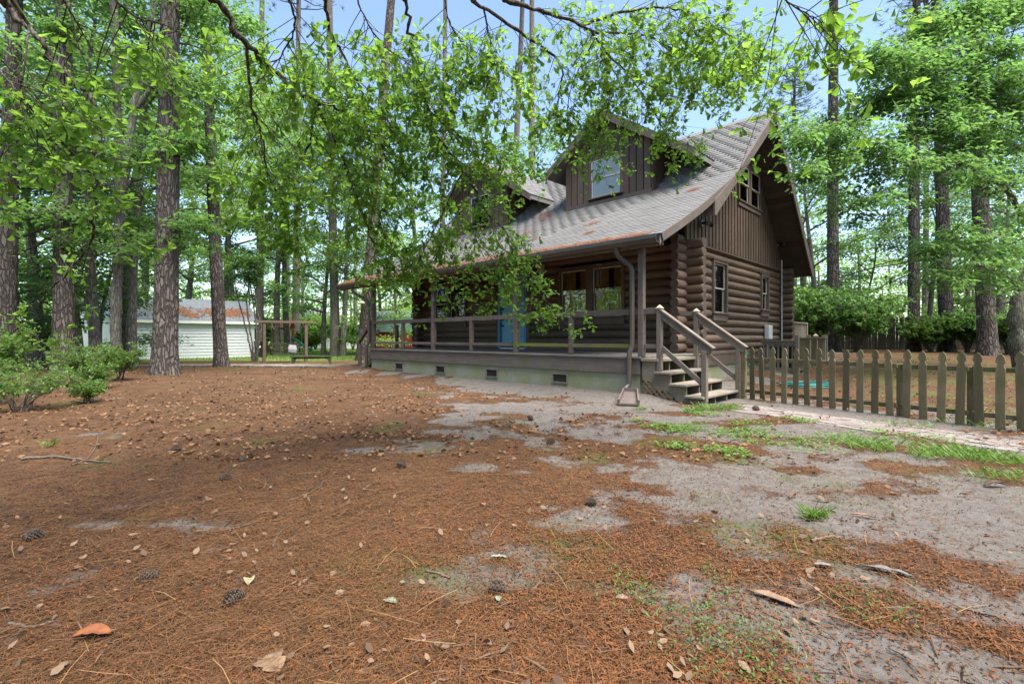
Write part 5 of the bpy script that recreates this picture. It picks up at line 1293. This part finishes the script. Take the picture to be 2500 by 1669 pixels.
tag(MB().add([(-.2, -.05, 0), (.2, -.05, 0), (.2, .05, 0), (-.2, .05, 0), (-.18, .06, .42), (.18, .06, .42), (.18, .13, .42), (-.18, .13, .42), (-.22, -.06, .2), (.22, -.06, .2), (.22, .12, .2), (-.22, .12, .2)], [(0, 3, 2, 1), (0, 1, 9, 8), (8, 9, 5, 4), (1, 2, 10, 9), (9, 10, 6, 5), (2, 3, 11, 10), (10, 11, 7, 6), (3, 0, 8, 11), (11, 8, 4, 7), (4, 5, 6, 7)]).build('cushion', M['grey3'], bevel=.04), 'pale grey cushion left on the bench swing', 'cushion')
cu = bpy.data.objects['cushion']; cu.location = sg.matrix_basis @ Vector((x1 - .42, -.06, .47)); cu.rotation_euler = (0, .12, srz)
# low bench
b0, b1 = G(709, 20.8), G(812, 21.4); bz = float(gz(b0.x, b0.y)); bl = (b1 - b0).length
be_ = thing('garden_bench', 'low backless wooden bench with curved brackets in the pine straw', 'bench', (b0.x, b0.y, bz), math.atan2((b1 - b0).y, (b1 - b0).x))
for y in (-.16, .0, .16): MB().box(0, bl, y - .07, y + .07, .38, .42).build('seat_plank', M['greenwood'], be_, bevel=.005)
for x in (.1, bl - .1):
    for y in (-.18, .18): MB().box(x - .045, x + .045, y - .045, y + .045, -.05, .38).build('leg', M['greenwood'], be_, bevel=.004)
    MB().box(x - .03, x + .03, -.14, .14, .08, .14).build('stretcher', M['greenwood'], be_)
    s = 1 if x < 1 else -1
    for y in (-.18, .18): MB().prism([(x + .045 * s, .38), (x + .3 * s, .38), (x + .17 * s, .34), (x + .09 * s, .26), (x + .045 * s, .14)], 1, y - .02, y + .02).build('bracket', M['greenwood'], be_)
MB().box(.05, bl - .05, -.2, -.17, .31, .379).build('apron', M['greenwood'], be_)
# playset
M['cedar'] = plain('cedar red', (.42, .13, .06), .75, 0, .2); M['playroof'] = plain('red playset roof', (.42, .16, .13), .7, 0, .1); M['slide'] = plain('green slide', (.02, .3, .2), .35); M['beige'] = plain('beige trim', (.6, .45, .28), .7)
pc_ = G(692, 44); pc_.z = -.25; ps = thing('playset', 'cedar playset tower with pink red roof on the far lawn', 'playset', pc_, .12)
for x in (-.68, .68):
    for y in (-.6, .6): MB().box(x - .06, x + .06, y - .06, y + .06, 0, 2.3).build('post', M['cedar'], ps)
MB().box(-.75, .75, -.68, .68, 1.0, 1.08).build('platform', M['cedar'], ps)
for s in (-1, 1): MB().add([(x, y, z) for x in (-.8, .8) for y, z in ((0, 2.95), (s * .85, 2.2), (s * .85, 2.15), (0, 2.9))], [(0, 1, 5, 4), (1, 2, 6, 5), (2, 3, 7, 6), (0, 3, 2, 1), (4, 5, 6, 7)]).build('roof', M['playroof'], ps)
for i in range(9): MB().box(-.62 + i * .145, -.52 + i * .145, -.64, -.61, 1.09, 1.72).build('slat', M['cedar' if i in (0, 1, 2, 7, 8) else 'beige'], ps)
MB().box(-.66, .66, -.66, -.6, 2.02, 2.14).build('beam', M['cedar'], ps); MB().box(-.66, .66, -.665, -.63, 1.72, 1.8).build('hand_rail', M['beige'], ps)
MB().prism([(-1.5, 0), (-1.35, 0), (-.7, 1.05), (-.8, 1.05)], 1, -.62, -.52).build('ladder_rail', M['cedar'], ps); MB().prism([(-1.5, 0), (-1.35, 0), (-.7, 1.05), (-.8, 1.05)], 1, -.1, .0).build('ladder_rail', M['cedar'], ps)
for i in range(4): MB().box(-1.35 + i * .17, -1.25 + i * .17, -.6, -.02, .2 + i * .25, .24 + i * .25).build('rung', M['beige'], ps)
sl = [(.7, 1.12), (1.1, .98), (1.7, .55), (2.2, .2), (2.55, .1)]
V = []; 
for x, z in sl:
    for y, dz_ in ((-.3, .16), (-.24, .0), (.24, .0), (.3, .16)): V.append((x, y, z + dz_))
MB().add(V, [(i * 4 + j, i * 4 + j + 1, i * 4 + j + 5, i * 4 + j + 4) for i in range(4) for j in range(3)]).build('slide', M['slide'], ps)
# wheelie bin
tb_ = G(636, 31.5); wb = thing('trash_bin', 'black wheeled trash bin at the garage corner behind the frame', 'bin', (tb_.x, tb_.y, -.22), .2)
MB().add([(-.24, -.27, .05), (.24, -.27, .05), (.24, .27, .05), (-.24, .27, .05), (-.3, -.33, .98), (.3, -.33, .98), (.3, .33, .98), (-.3, .33, .98)], [(0, 3, 2, 1), (4, 5, 6, 7), (0, 1, 5, 4), (1, 2, 6, 5), (2, 3, 7, 6), (3, 0, 4, 7)]).build('body', M['black'], wb)
MB().box(-.32, .32, -.37, .36, .985, 1.05).build('lid', M['black'], wb, bevel=.02)
for x in (-.27, .27): MB().tube([(x - .03, .27, .1), (x + .03, .27, .1)], .1, 12).build('wheel', M['iron'], wb)
MB().box(-.1, .1, -.335, -.318, .62, .75).build('sticker', M['white'], wb)
# parked car
M['carpaint'] = plain('silver car paint', (.5, .52, .54), .25, .3, .02); M['carglass'] = plain('dark car glass', (.03, .035, .04), .08, 0, .05, 3, .8); M['tyre'] = plain('tyre rubber', (.025, .025, .025), .8)
cp = G(70, 26); car = thing('parked_car', 'silver grey car parked behind the left shrubs', 'car', (cp.x - .6, cp.y, float(gz(cp.x, cp.y))), .12)
body = [(-2.2, .32), (2.25, .32), (2.3, .62), (2.2, .86), (1.35, .97), (.65, 1.42), (-.9, 1.5), (-1.9, 1.42), (-2.25, .98), (-2.3, .6)]
MB().prism(body, 1, -.88, .88).build('body', M['carpaint'], car, bevel=.07)
for s in (-1, 1):
    MB().prism([(1.15, .98), (.58, 1.36), (.02, 1.39), (.02, .98)], 1, s * .884, s * .9).build('side_window', M['carglass'], car); MB().prism([(-.06, .98), (-.06, 1.395), (-.95, 1.42), (-1.2, .98)], 1, s * .884, s * .9).build('side_window', M['carglass'], car); MB().prism([(-1.28, .98), (-1.03, 1.41), (-1.75, 1.37), (-1.95, 1.02)], 1, s * .884, s * .9).build('side_window', M['carglass'], car)
    for x in (-1.4, 1.42):
        w_ = MB().tube([(x, s * .72, .32), (x, s * .91, .32)], .33, 22).build('wheel', M['tyre'], car); MB().tube([(x, s * .9, .32), (x, s * .925, .32)], .2, 16).build('rim', M['grey'], w_)
    MB().box(2.2, 2.3, s * .5, s * .8, .66, .8).build('headlight', M['white'], car); MB().box(-2.3, -2.22, s * .55, s * .82, .75, .95).build('tail_light', M['barnred'], car)
    MB().box(-.02, .0, s * .883, s * .893, .4, .97).build('door_seam', M['black'], car)
MB().add([(1.33, -.72, 1.0), (1.33, .72, 1.0), (.7, .66, 1.42), (.7, -.66, 1.42)], [(0, 1, 2, 3)]).build('windscreen', M['carglass'], car)
for w_ in [c for c in car.children if c.name.startswith('windscreen')]: w_.location = (.03, 0, .02)

# ------------------------------------------------------------------ small things on the porch
def chime(label, x, y, z, n, L_):
    t = thing('wind_chime', label, 'wind chime', tuple(wpt(x, y, z)), HROT)
    MB().tube([(0, 0, 0), (0, 0, -.16)], .003, 4).build('cord', M['iron'], t); MB().lathe([(.07, 0), (.07, .012), (.02, .02)], 14, (0, 0, -.17)).build('top_disc', M['twig'], t)
    for i in range(n):
        a = 6.28 * i / n; MB().tube([(.05 * math.cos(a), .05 * math.sin(a), -.22), (.05 * math.cos(a), .05 * math.sin(a), -.22 - L_ * (.8 + .2 * i / n))], .008, 6).build('chime_tube', M['iron'], t)
    MB().tube([(0, 0, -.17), (0, 0, -.3 - L_)], .002, 4).build('cord', M['iron'], t); MB().tube([(0, -.005, -.36 - L_), (0, .005, -.36 - L_)], .07, 14).build('sail', M['ventframe'], t)
chime('dark wind chime with a round disc hanging before the right window', -1.15, .35, 2.72, 5, .4); chime('small wind chime hanging under the eave by the left window', -6.4, -.0, 2.7, 4, .25)

# ------------------------------------------------------------------ litter and ground cover
def bend(n_seg, w0=.5):                               # needle template: thin bent strip
    V, F = [], []
    for i in range(n_seg + 1):
        t = i / n_seg; x = .12 * (t - .5) ** 2; V += [(x - .012 * w0, t, .02 * math.sin(t * 3)), (x + .012 * w0, t, .02 * math.sin(t * 3))]
    F = [[2 * i, 2 * i + 1, 2 * i + 3, 2 * i + 2] for i in range(n_seg)]
    return V, F
NEEDLE = bend(2, 1.0)
def needle_w(w): return bend(2, w)
CAT = ([(-.09, 0, 0), (.09, 0, 0), (-.03, .35, .16), (.17, .33, .16), (.02, .7, .16), (.2, .64, .14), (-.1, 1.0, .04), (.04, .96, .03)], [[0, 1, 3, 2], [2, 3, 5, 4], [4, 5, 7, 6]])
CURL = ([(0, 0, .02), (-.28, .3, .12), (-.24, .7, .06), (0, 1, .2), (.26, .68, .16), (.25, .32, .03)], [[0, 3, 2, 1], [0, 5, 4, 3]])
def ground_points(n, keep, dmin=1.0, dmax=14, amax=.88, pw=1.0):
    d = dmin * (dmax / dmin) ** (RNG.random(n) ** pw); a = RNG.uniform(-amax, amax, n); x, y = d * np.tan(a), d
    hx, hy = w2h(x, y); ok = ~((hx < .03) & (hx > -11) & (hy > .0)) & ~((hx >= .03) & (hx < 1.5) & (hy > -.05) & (hy < 1.7)) & (np.abs(x) < 16)
    x, y = x[ok], y[ok]; k = RNG.random(len(x)) < keep(x, y); x, y = x[k], y[k]
    return np.stack([x, y, gz(x, y)], -1)
def lay(p, tmpl, size, tilt=.12, lift=.004, jit=.35, wind=None):
    n = len(p); t = RNG.random(n) * 2 * np.pi if wind is None else RNG.normal(wind, 1.0, n)
    ya = np.stack([np.cos(t), np.sin(t), RNG.normal(size=n) * tilt], -1); up = np.array([0, 0, 1.]) + RNG.normal(size=(n, 3)) * jit; xa = np.cross(ya, up)
    q = p.copy(); q[:, 2] += lift + RNG.random(n) * lift
    return scatter(*tmpl, q, xa, ya, size * (.6 + .8 * RNG.random(n)))
cover = lambda x, y: 1 - .93 * f_sand(x, y)
P1 = ground_points(170000, lambda x, y: cover(x, y) * (.25 + .75 * ss((-x + .12 * y + .6) / 2.2)), .95, 12)
V, F, R_ = lay(P1, needle_w(.42), .1, .1, .008)
stuff(obj('pine_straw', npmesh('pine_straw', V, F, {'rnd': R_}), M['straw']), 'loose orange brown pine needles strewn over the yard', 'pine straw')
P2 = ground_points(190000, lambda x, y: np.clip(cover(x, y) * (.5 + .5 * ss((x - .12 * y + 1.6) / 2.0)) + .2 * fbm(x * 2.5, y * 2.5, 2, 77) ** 1.5, 0, 1), .95, 9.5)
V, F, R_ = lay(P2, CAT, .021, .2, .004)
stuff(obj('fallen_catkins', npmesh('fallen_catkins', V, F, {'rnd': R_}), M['catkin']), 'small curled rust coloured catkins scattered in drifts', 'litter')
P3 = ground_points(2600, lambda x, y: np.clip((fbm(x * 1.6, y * 1.6, 3, 61) - .42) * 5, .06, 1), 1.1, 22)
V, F, R_ = lay(P3, CURL, .037, .45, .012, .6)
stuff(obj('dead_leaves', npmesh('dead_leaves', V, F, {'rnd': R_}), M['deadleaf']), 'small pale dead leaves scattered over the whole yard', 'litter')
P5 = ground_points(60000, lambda x, y: .25 + .5 * fbm(x * 3, y * 3, 3, 12) ** 2 * 2, .95, 9)
V, F, R_ = lay(P5, DIAMOND, .013, .5, .003, .8)
M['debris'] = leafmat('tiny debris', (.02, .014, .01), (.13, .085, .06), (.1, .06, .04), .1, .9, .1)
stuff(obj('fine_debris', npmesh('fine_debris', V, F, {'rnd': R_}), M['debris']), 'tiny dark and tan crumbs of bark and leaf on the soil', 'litter')
P7 = ground_points(26000, lambda x, y: np.clip((fbm(x * 1.1, y * 1.4, 3, 81) - .3) * 2.2, .08, 1) * cover(x, y), 4.5, 24)
V, F, R_ = lay(P7, CURL, .05, .3, .012, .6)
M['oldleaf'] = leafmat('old brown leaf', (.05, .027, .016), (.2, .115, .062), (.15, .08, .04), .12, .85, .15)
stuff(obj('leaf_litter', npmesh('leaf_litter', V, F, {'rnd': R_}), M['oldleaf']), 'brown leaf litter thickening under the left trees and beyond', 'litter')
P4 = ground_points(900, lambda x, y: np.full(len(x), .5), 1.0, 9)
V, F, R_ = lay(P4, needle_w(.42), .18, .1, .012); R_ = .8 + .2 * R_
P6 = ground_points(2600, lambda x, y: np.clip((fbm(x * 1.2, y * 1.2, 3, 66) - .35) * 3, .1, 1), 1.0, 11)
V6, F6, R6 = lay(P6, ([(-.03, 0, .01), (0, 0, .05), (.03, 0, .01), (-.02, .5, .02), (.03, .5, .07), (.05, .5, .02), (-.02, 1, .01), (0, 1, .03), (.02, 1, .01)], [[0, 1, 4, 3], [1, 2, 5, 4], [3, 4, 7, 6], [4, 5, 8, 7]]), .075, .12, .004)
stuff(obj('broken_twigs', npmesh('broken_twigs', V6, F6, {'rnd': R6}), M['debris']), 'short broken twigs lying among the pine litter', 'litter')
M['palestraw'] = leafmat('pale straw', (.16, .085, .035), (.28, .17, .075), (.2, .11, .05), .12, .7, .2)
stuff(obj('long_needles', npmesh('long_needles', V, F, {'rnd': R_}), M['palestraw']), 'long tan pine needles lying singly on top of the litter', 'pine straw')
# low weeds, moss tufts, grass
def weeds(name, label, spots, n, leaf, mat, tmpl, up, cat='weeds', h=.06):
    ps = []
    for px, py, r, k in spots:
        d = (CAM_H + .12) * FPX / (py - HORY); c = P(px, py, d); m = int(n * k); t = RNG.random(m) * 6.28; q = r * np.sqrt(RNG.random(m)) ** 1.2
        x, y = c.x + q * np.cos(t), c.y + q * np.sin(t) * .8; ok = fbm(x * 4, y * 4, 3, 3) > .42; x, y = x[ok], y[ok]; ps.append(np.stack([x, y, gz(x, y) + RNG.random(len(x)) * h * .6], -1))
    p = np.vstack(ps); m = len(p); t = RNG.random(m) * 6.28; ya = np.stack([np.cos(t), np.sin(t), np.full(m, up) * (.5 + RNG.random(m))], -1)
    V, F, R_ = scatter(*tmpl, p, np.cross(ya, np.array([0, 0, 1.]) + .4 * rvec(m)), ya, leaf * (.5 + RNG.random(m)))
    stuff(obj(name, npmesh(name, V, F, {'rnd': R_}), M[mat]), label, cat)
weeds('low_weeds', 'patch of small round leaved weeds before the porch stairs', [(1710, 1050, .62, 1), (1640, 1045, .4, .5), (1830, 1045, .5, .7), (1880, 1075, .4, .4), (1650, 1095, .22, .4), (1770, 1105, .22, .4), (1830, 1125, .2, .3), (1945, 1030, .3, .35), (2060, 1070, .4, .25), (2150, 1060, .4, .25), (1960, 1090, .5, .25), (2300, 1075, .4, .2), (1710, 1012, .35, .3), (1560, 1000, .12, .1), (1545, 1030, .15, .1), (1980, 1260, .1, .06)], 950, .034, 'grass', FOLD, .35)
BLADE = ([(-.03, 0, 0), (.03, 0, 0), (.02, .55, -.06), (-.02, .55, -.06), (0, 1, -.22)], [[0, 1, 2, 3]])
BLADE = ([(-.03, 0, 0), (.03, 0, 0), (.022, .6, -.05), (0, 1, -.2)], [[0, 1, 2, 3]])
weeds('grass_tufts', 'bright green grass tufts in the bare soil right of centre', [(2250, 1110, .4, 1), (2340, 1115, .25, .5), (2150, 1100, .3, .4), (2420, 1130, .3, .5), (2470, 1180, .3, .3), (1740, 1000, .3, .4), (1690, 1008, .2, .3), (1990, 1263, .08, .12), (120, 1095, .05, .04), (1780, 1000, .25, .3), (2060, 1085, .25, .2), (2390, 1035, .5, .25), (2200, 1040, .4, .2)], 900, .085, 'grass', BLADE, 1.1, 'grass')
weeds('moss_tufts', 'thin olive moss and seedlings on the grey soil', [(1640, 1440, .3, 1), (1560, 1460, .25, .6), (1720, 1530, .25, .7), (2130, 1500, .2, .5), (1790, 1600, .3, .7), (1850, 1640, .3, .6), (2400, 1190, .6, .8), (1700, 1215, .25, .6), (2080, 1240, .3, .4), (1350, 1110, .5, .4), (1300, 1160, .5, .3)], 420, .013, 'azalea', FOLD, .5, 'moss')
def far_grass():
    n = 26000; x = RNG.uniform(-30, -4, n); y = RNG.uniform(23, 50, n); k = RNG.random(n) < f_lawn(x, y); x, y = x[k], y[k]; m = len(x); t = RNG.random(m) * 6.28
    ya = np.stack([np.cos(t) * .5, np.sin(t) * .5, np.ones(m)], -1); tri = ([(-.12, 0, 0), (.12, 0, 0), (0, 1, 0)], [[0, 1, 2]])
    V, F, R_ = scatter(*tri, np.stack([x, y, gz(x, y, False)], -1), rvec(m), ya, .11 * (.6 + .6 * RNG.random(m)))
    stuff(obj('lawn_grass', npmesh('lawn_grass', V, F, {'rnd': R_}), M['grass']), 'short mown grass of the far lawn', 'grass')
far_grass()
# pine needles on the roofs
def roof_litter():
    n = 6500; x = AL + .1 + (AR - AL - .4) * RNG.random(n) ** 1.35; s = np.abs(RNG.normal(size=n)) * .085 * (.4 + 1.6 * fbm(x * .9, x * 0, 3, 8)) * (1 + 1.3 * ss((-x - 3) / 3))
    m = 1000; c = [(-3.7, 1.5), (-4.9, 3.6), (-5.3, 4.2), (-1.35, 3.9), (-.2, 3.3), (-2.2, 2.0), (-5.9, 1.4), (-7.5, .9), (-8.5, 1.2), (-6.7, .6), (-5.1, 3.9), (-4.6, 2.4), (-1.7, 1.1)]
    ci = RNG.integers(len(c), size=m); cc = np.array(c)[ci]; x2 = cc[:, 0] + RNG.normal(size=m) * .13 * (.4 + 1.2 * (ci % 4) / 3); s2 = cc[:, 1] + RNG.normal(size=m) * .06
    x = np.r_[x, x2]; s = np.r_[s, s2]; y = np.interp(s, ARC, PB); z = np.interp(s, ARC, PZ); y[:0] = 0
    an = np.arctan(np.gradient(PZ, PB))[np.clip(np.searchsorted(PB, y), 0, 79)]; k = len(x); t = RNG.random(k) * 6.28
    ya = np.stack([np.cos(t), np.sin(t) * np.cos(an), np.sin(t) * np.sin(an)], -1); up = np.stack([np.zeros(k), -np.sin(an), np.cos(an)], -1) + .3 * rvec(k)
    pos = np.stack([x, y, z + .012 + RNG.random(k) * .03], -1); f = s < .06; pos[f, 1] -= RNG.random(f.sum()) * .14
    V, F, R_ = scatter(*needle_w(1.5), pos, np.cross(ya, up), ya, .15 * (.6 + .7 * RNG.random(k)))
    o = obj('roof_straw', npmesh('roof_straw', V, F, {'rnd': R_}), M['roofstraw'], None); o.location = (HO[0], HO[1], 0); o.rotation_euler = (0, 0, HROT)
    stuff(o, 'orange pine needles gathered along the cabin eave and roof', 'pine straw')
M['roofstraw'] = leafmat('bright straw', (.12, .048, .022), (.25, .11, .055), (.3, .12, .05), .12, .7, .2)
roof_litter()
def garage_litter():
    ps = []
    for u, v, su, sv, n in ((-.9, .5, .5, .1, 380), (.1, .25, .22, .05, 110), (2.0, .45, .75, .12, 520)):
        ps.append(np.stack([u + RNG.normal(size=n) * su, v + RNG.normal(size=n) * sv], -1))
    q = np.vstack(ps); q[:, 0] = np.clip(q[:, 0], -3.3, 3.3) + RNG.normal(size=len(q)) * .05; k = len(q); hw, rise = 2.6, 1.35; e = hw + .25; y = -e * (1 - np.clip(q[:, 1], .03, .97) * .9) ; z = 2.35 + rise + .115 - rise / hw * np.abs(y)
    t = RNG.random(k) * 6.28; ya = np.stack([np.cos(t), np.sin(t), np.sin(t) * rise / hw], -1)
    V, F, R_ = scatter(*needle_w(4), np.stack([q[:, 0], y, z], -1), np.cross(ya, np.array([0, -.46, .88]) + .2 * rvec(k)), ya, .3)
    o = obj('garage_straw', npmesh('garage_straw', V, F, {'rnd': R_}), M['roofstraw']); o.location = gar.location; o.rotation_euler = gar.rotation_euler
    stuff(o, 'orange patches of pine needles on the garage roof', 'pine straw')
garage_litter()
# single pieces: leaves, bark, cones, sticks
def at_ground(px, py, z=-.12): d = (CAM_H - z) * FPX / (py - HORY); p = P(px, py, d); p.z = float(gz(p.x, p.y)); return p
def bigleaf(name, label, px, py, L_, wd, rz, col, lobes=False, curl=.06, cat='leaf'):
    n = 9; V, F = [], []
    for i in range(n):
        t = i / (n - 1); w_ = wd / 2 * math.sin(math.pi * min(max(t, .02), .985)) ** .7
        if lobes: w_ *= .55 + .75 * abs(math.sin(t * math.pi * 2.5))
        z = curl * math.sin(t * math.pi) * L_ * 2
        for s, u in ((-1, .55), (-.5, .2), (0, 0), (.5, .22), (1, .6)): V.append((s * w_ * (1 - .1 * abs(s)), (t - .5) * L_, .012 + z * .5 + u * w_ * curl * 6 + random.uniform(-.003, .003)))
    F = [(i * 5 + j, i * 5 + j + 1, i * 5 + j + 6, i * 5 + j + 5) for i in range(n - 1) for j in range(4)]
    o = MB().add(V, F).build(name, plain(name + ' tone', lerp3(col, .42), .8, 0, .4, 25), smooth=True); o.location = at_ground(px, py); o.rotation_euler = (random.uniform(-.1, .1), random.uniform(-.1, .1), rz)
    sd_ = o.modifiers.new('thick', 'SOLIDIFY'); sd_.thickness = .002
    tag(o, label, cat, 'single leaves and bark pieces on the ground')
bigleaf('fallen_leaf', 'large glossy orange brown leaf at the bottom left', 225, 1570, .14, .065, 1.75, (.42, .14, .05), curl=.12)
bigleaf('fallen_leaf', 'lobed tan oak leaf at the bottom edge left of centre', 660, 1635, .13, .1, .9, (.36, .22, .13), True)
bigleaf('fallen_leaf', 'pale green leaf lying on grey soil near the centre', 1218, 1374, .085, .032, 1.5, (.5, .55, .4))
bigleaf('fallen_leaf', 'pale cream curled leaf in the left foreground litter', 608, 1433, .07, .05, .4, (.62, .52, .3), curl=.14)
bigleaf('fallen_leaf', 'greenish grey leaf left of the pine cone', 952, 1487, .07, .045, 1.2, (.38, .42, .28))
bigleaf('fallen_leaf', 'small mint leaf just below the pine cone', 1215, 1482, .045, .035, 0, (.4, .47, .34))
bigleaf('fallen_leaf', 'pinkish leaf on the soil right of centre', 1518, 1478, .05, .04, 1.2, (.52, .33, .25))
bigleaf('fallen_leaf', 'rusty curled leaf in the right middle ground', 1935, 1215, .1, .035, -.9, (.33, .14, .07), curl=.2)
bigleaf('fallen_leaf', 'pale oval leaf left of the bark flake', 2010, 1398, .085, .03, 1.1, (.36, .33, .28))
bigleaf('fallen_leaf', 'small red pink leaf left of centre', 1180, 1238, .05, .04, .3, (.6, .2, .17))
bigleaf('bark_flake', 'long tan bark flake on the right foreground soil', 1888, 1468, .2, .05, .95, (.4, .25, .16), curl=.05, cat='bark')
bigleaf('bark_flake', 'jagged pale grey bark flake in the right foreground', 2165, 1408, .2, .055, 1.05, (.3, .28, .26), True, .05, 'bark')
bigleaf('bark_flake', 'dark curled bark piece near the right edge grass', 2430, 1190, .16, .06, 1.4, (.14, .08, .05), curl=.15, cat='bark')
bigleaf('bark_flake', 'thin orange bark strip in the right middle ground', 2110, 1262, .15, .03, 1.1, (.5, .26, .15), curl=.08, cat='bark')
cone_m = None
def cone_mesh():
    mb = MB(); mb.tube([(0, 0, -.02), (0, 0, .02), (0, 0, .05)], [.012, .016, .006], 8)
    for r in range(8):
        z = -.022 + r * .0095; R0 = .026 * math.sin(math.pi * (r + 1.3) / 9.5) + .006
        for k_ in range(9):
            a = k_ * 6.283 / 9 + r * .35; c_, s_ = math.cos(a), math.sin(a); px_, py_ = -s_, c_
            b0_ = Vector((c_ * .01, s_ * .01, z)); tip = Vector((c_ * R0, s_ * R0, z + .006)); w_ = Vector((px_, py_, 0)) * .006
            mb.add([b0_ - w_ * .5, b0_ + w_ * .5, tip + w_, tip - w_, tip + Vector((0, 0, -.005))], [(0, 1, 2, 3), (0, 3, 4), (1, 4, 2), (3, 2, 4), (0, 4, 1)])
    return mb.mesh('pine_cone')
cone_m = cone_mesh(); cone_m.materials.append(M['cone'])
for lab, px, py, s in (('pine cone on grey soil at the centre foreground', 1205, 1458, 1.1), ('round pine cone right of centre in the middle ground', 1438, 1233, 1.0), ('pine cone in the straw left of the cream leaf', 580, 1475, 1.1), ('dark pine cone among straw, centre left foreground', 372, 1425, 1.0), ('pine cone at the left edge foreground', 72, 1330, 1.2), ('pine cone lying left of centre in open straw', 545, 1182, 1.1), ('small pine cone in the left middle ground', 590, 1132, 1.1), ('weathered cone in the far centre soil', 1340, 1085, 1.3), ('cone resting near the grass before the weeds', 1297, 1028, 1.3), ('dark cone on the brick path by the stairs', 1848, 1004, 1.6), ('small dark cone in straw left of centre', 425, 1105, 1.2), ('cone lying in straw straight before the porch', 985, 1150, 1.2)):
    o = bpy.data.objects.new('pine_cone', cone_m); COL.objects.link(o); p = at_ground(px, py); o.location = p + Vector((0, 0, .022 * s)); o.scale = (s, s, s); o.rotation_euler = (random.uniform(1.2, 1.8), random.uniform(-.5, .5), random.uniform(0, 6)); tag(o, lab, 'pine cone', 'pine cones')
def stick(label, pts, r, name='fallen_stick'):
    c = [at_ground(*q) + Vector((0, 0, r * 1.1)) for q in pts]; s = Tubes(); cc = spline([tuple(q) for q in c], 14); cc += RNG.normal(size=cc.shape) * r * .25; s.add(cc, np.linspace(r, r * .5, 14), 7, .2, 3)
    o = obj(name, s.mesh(name), M['twig']); tag(o, label, 'stick', 'fallen sticks')
stick('long forked stick in the left straw', [(50, 1126), (130, 1120), (200, 1128), (270, 1136)], .014)
stick('thin stick beside the long one in the left straw', [(175, 1140), (215, 1120), (235, 1090), (240, 1060)], .006)
stick('grey twig lying left of centre', [(700, 1228), (740, 1215), (780, 1195), (790, 1180)], .005)
stick('pale bent twig in the left foreground', [(665, 1345), (680, 1310), (705, 1290), (720, 1285)], .005)
stick('short stick on the right middle ground', [(1980, 1332), (2020, 1322), (2060, 1316)], .009)
stick('dark stick in the right foreground', [(2335, 1490), (2400, 1505), (2480, 1530)], .007)
stick('dark twig at the left of centre foreground', [(480, 1302), (540, 1300), (600, 1288), (630, 1278)], .006)
stick('short dark stick at the bottom left', [(20, 1535), (80, 1542), (130, 1530)], .007)
stick('blackened stick in the centre foreground', [(1040, 1400), (1075, 1408), (1100, 1418)], .007)
stick('stick over moss at the bottom right of centre', [(1730, 1590), (1770, 1605), (1800, 1630)], .009)
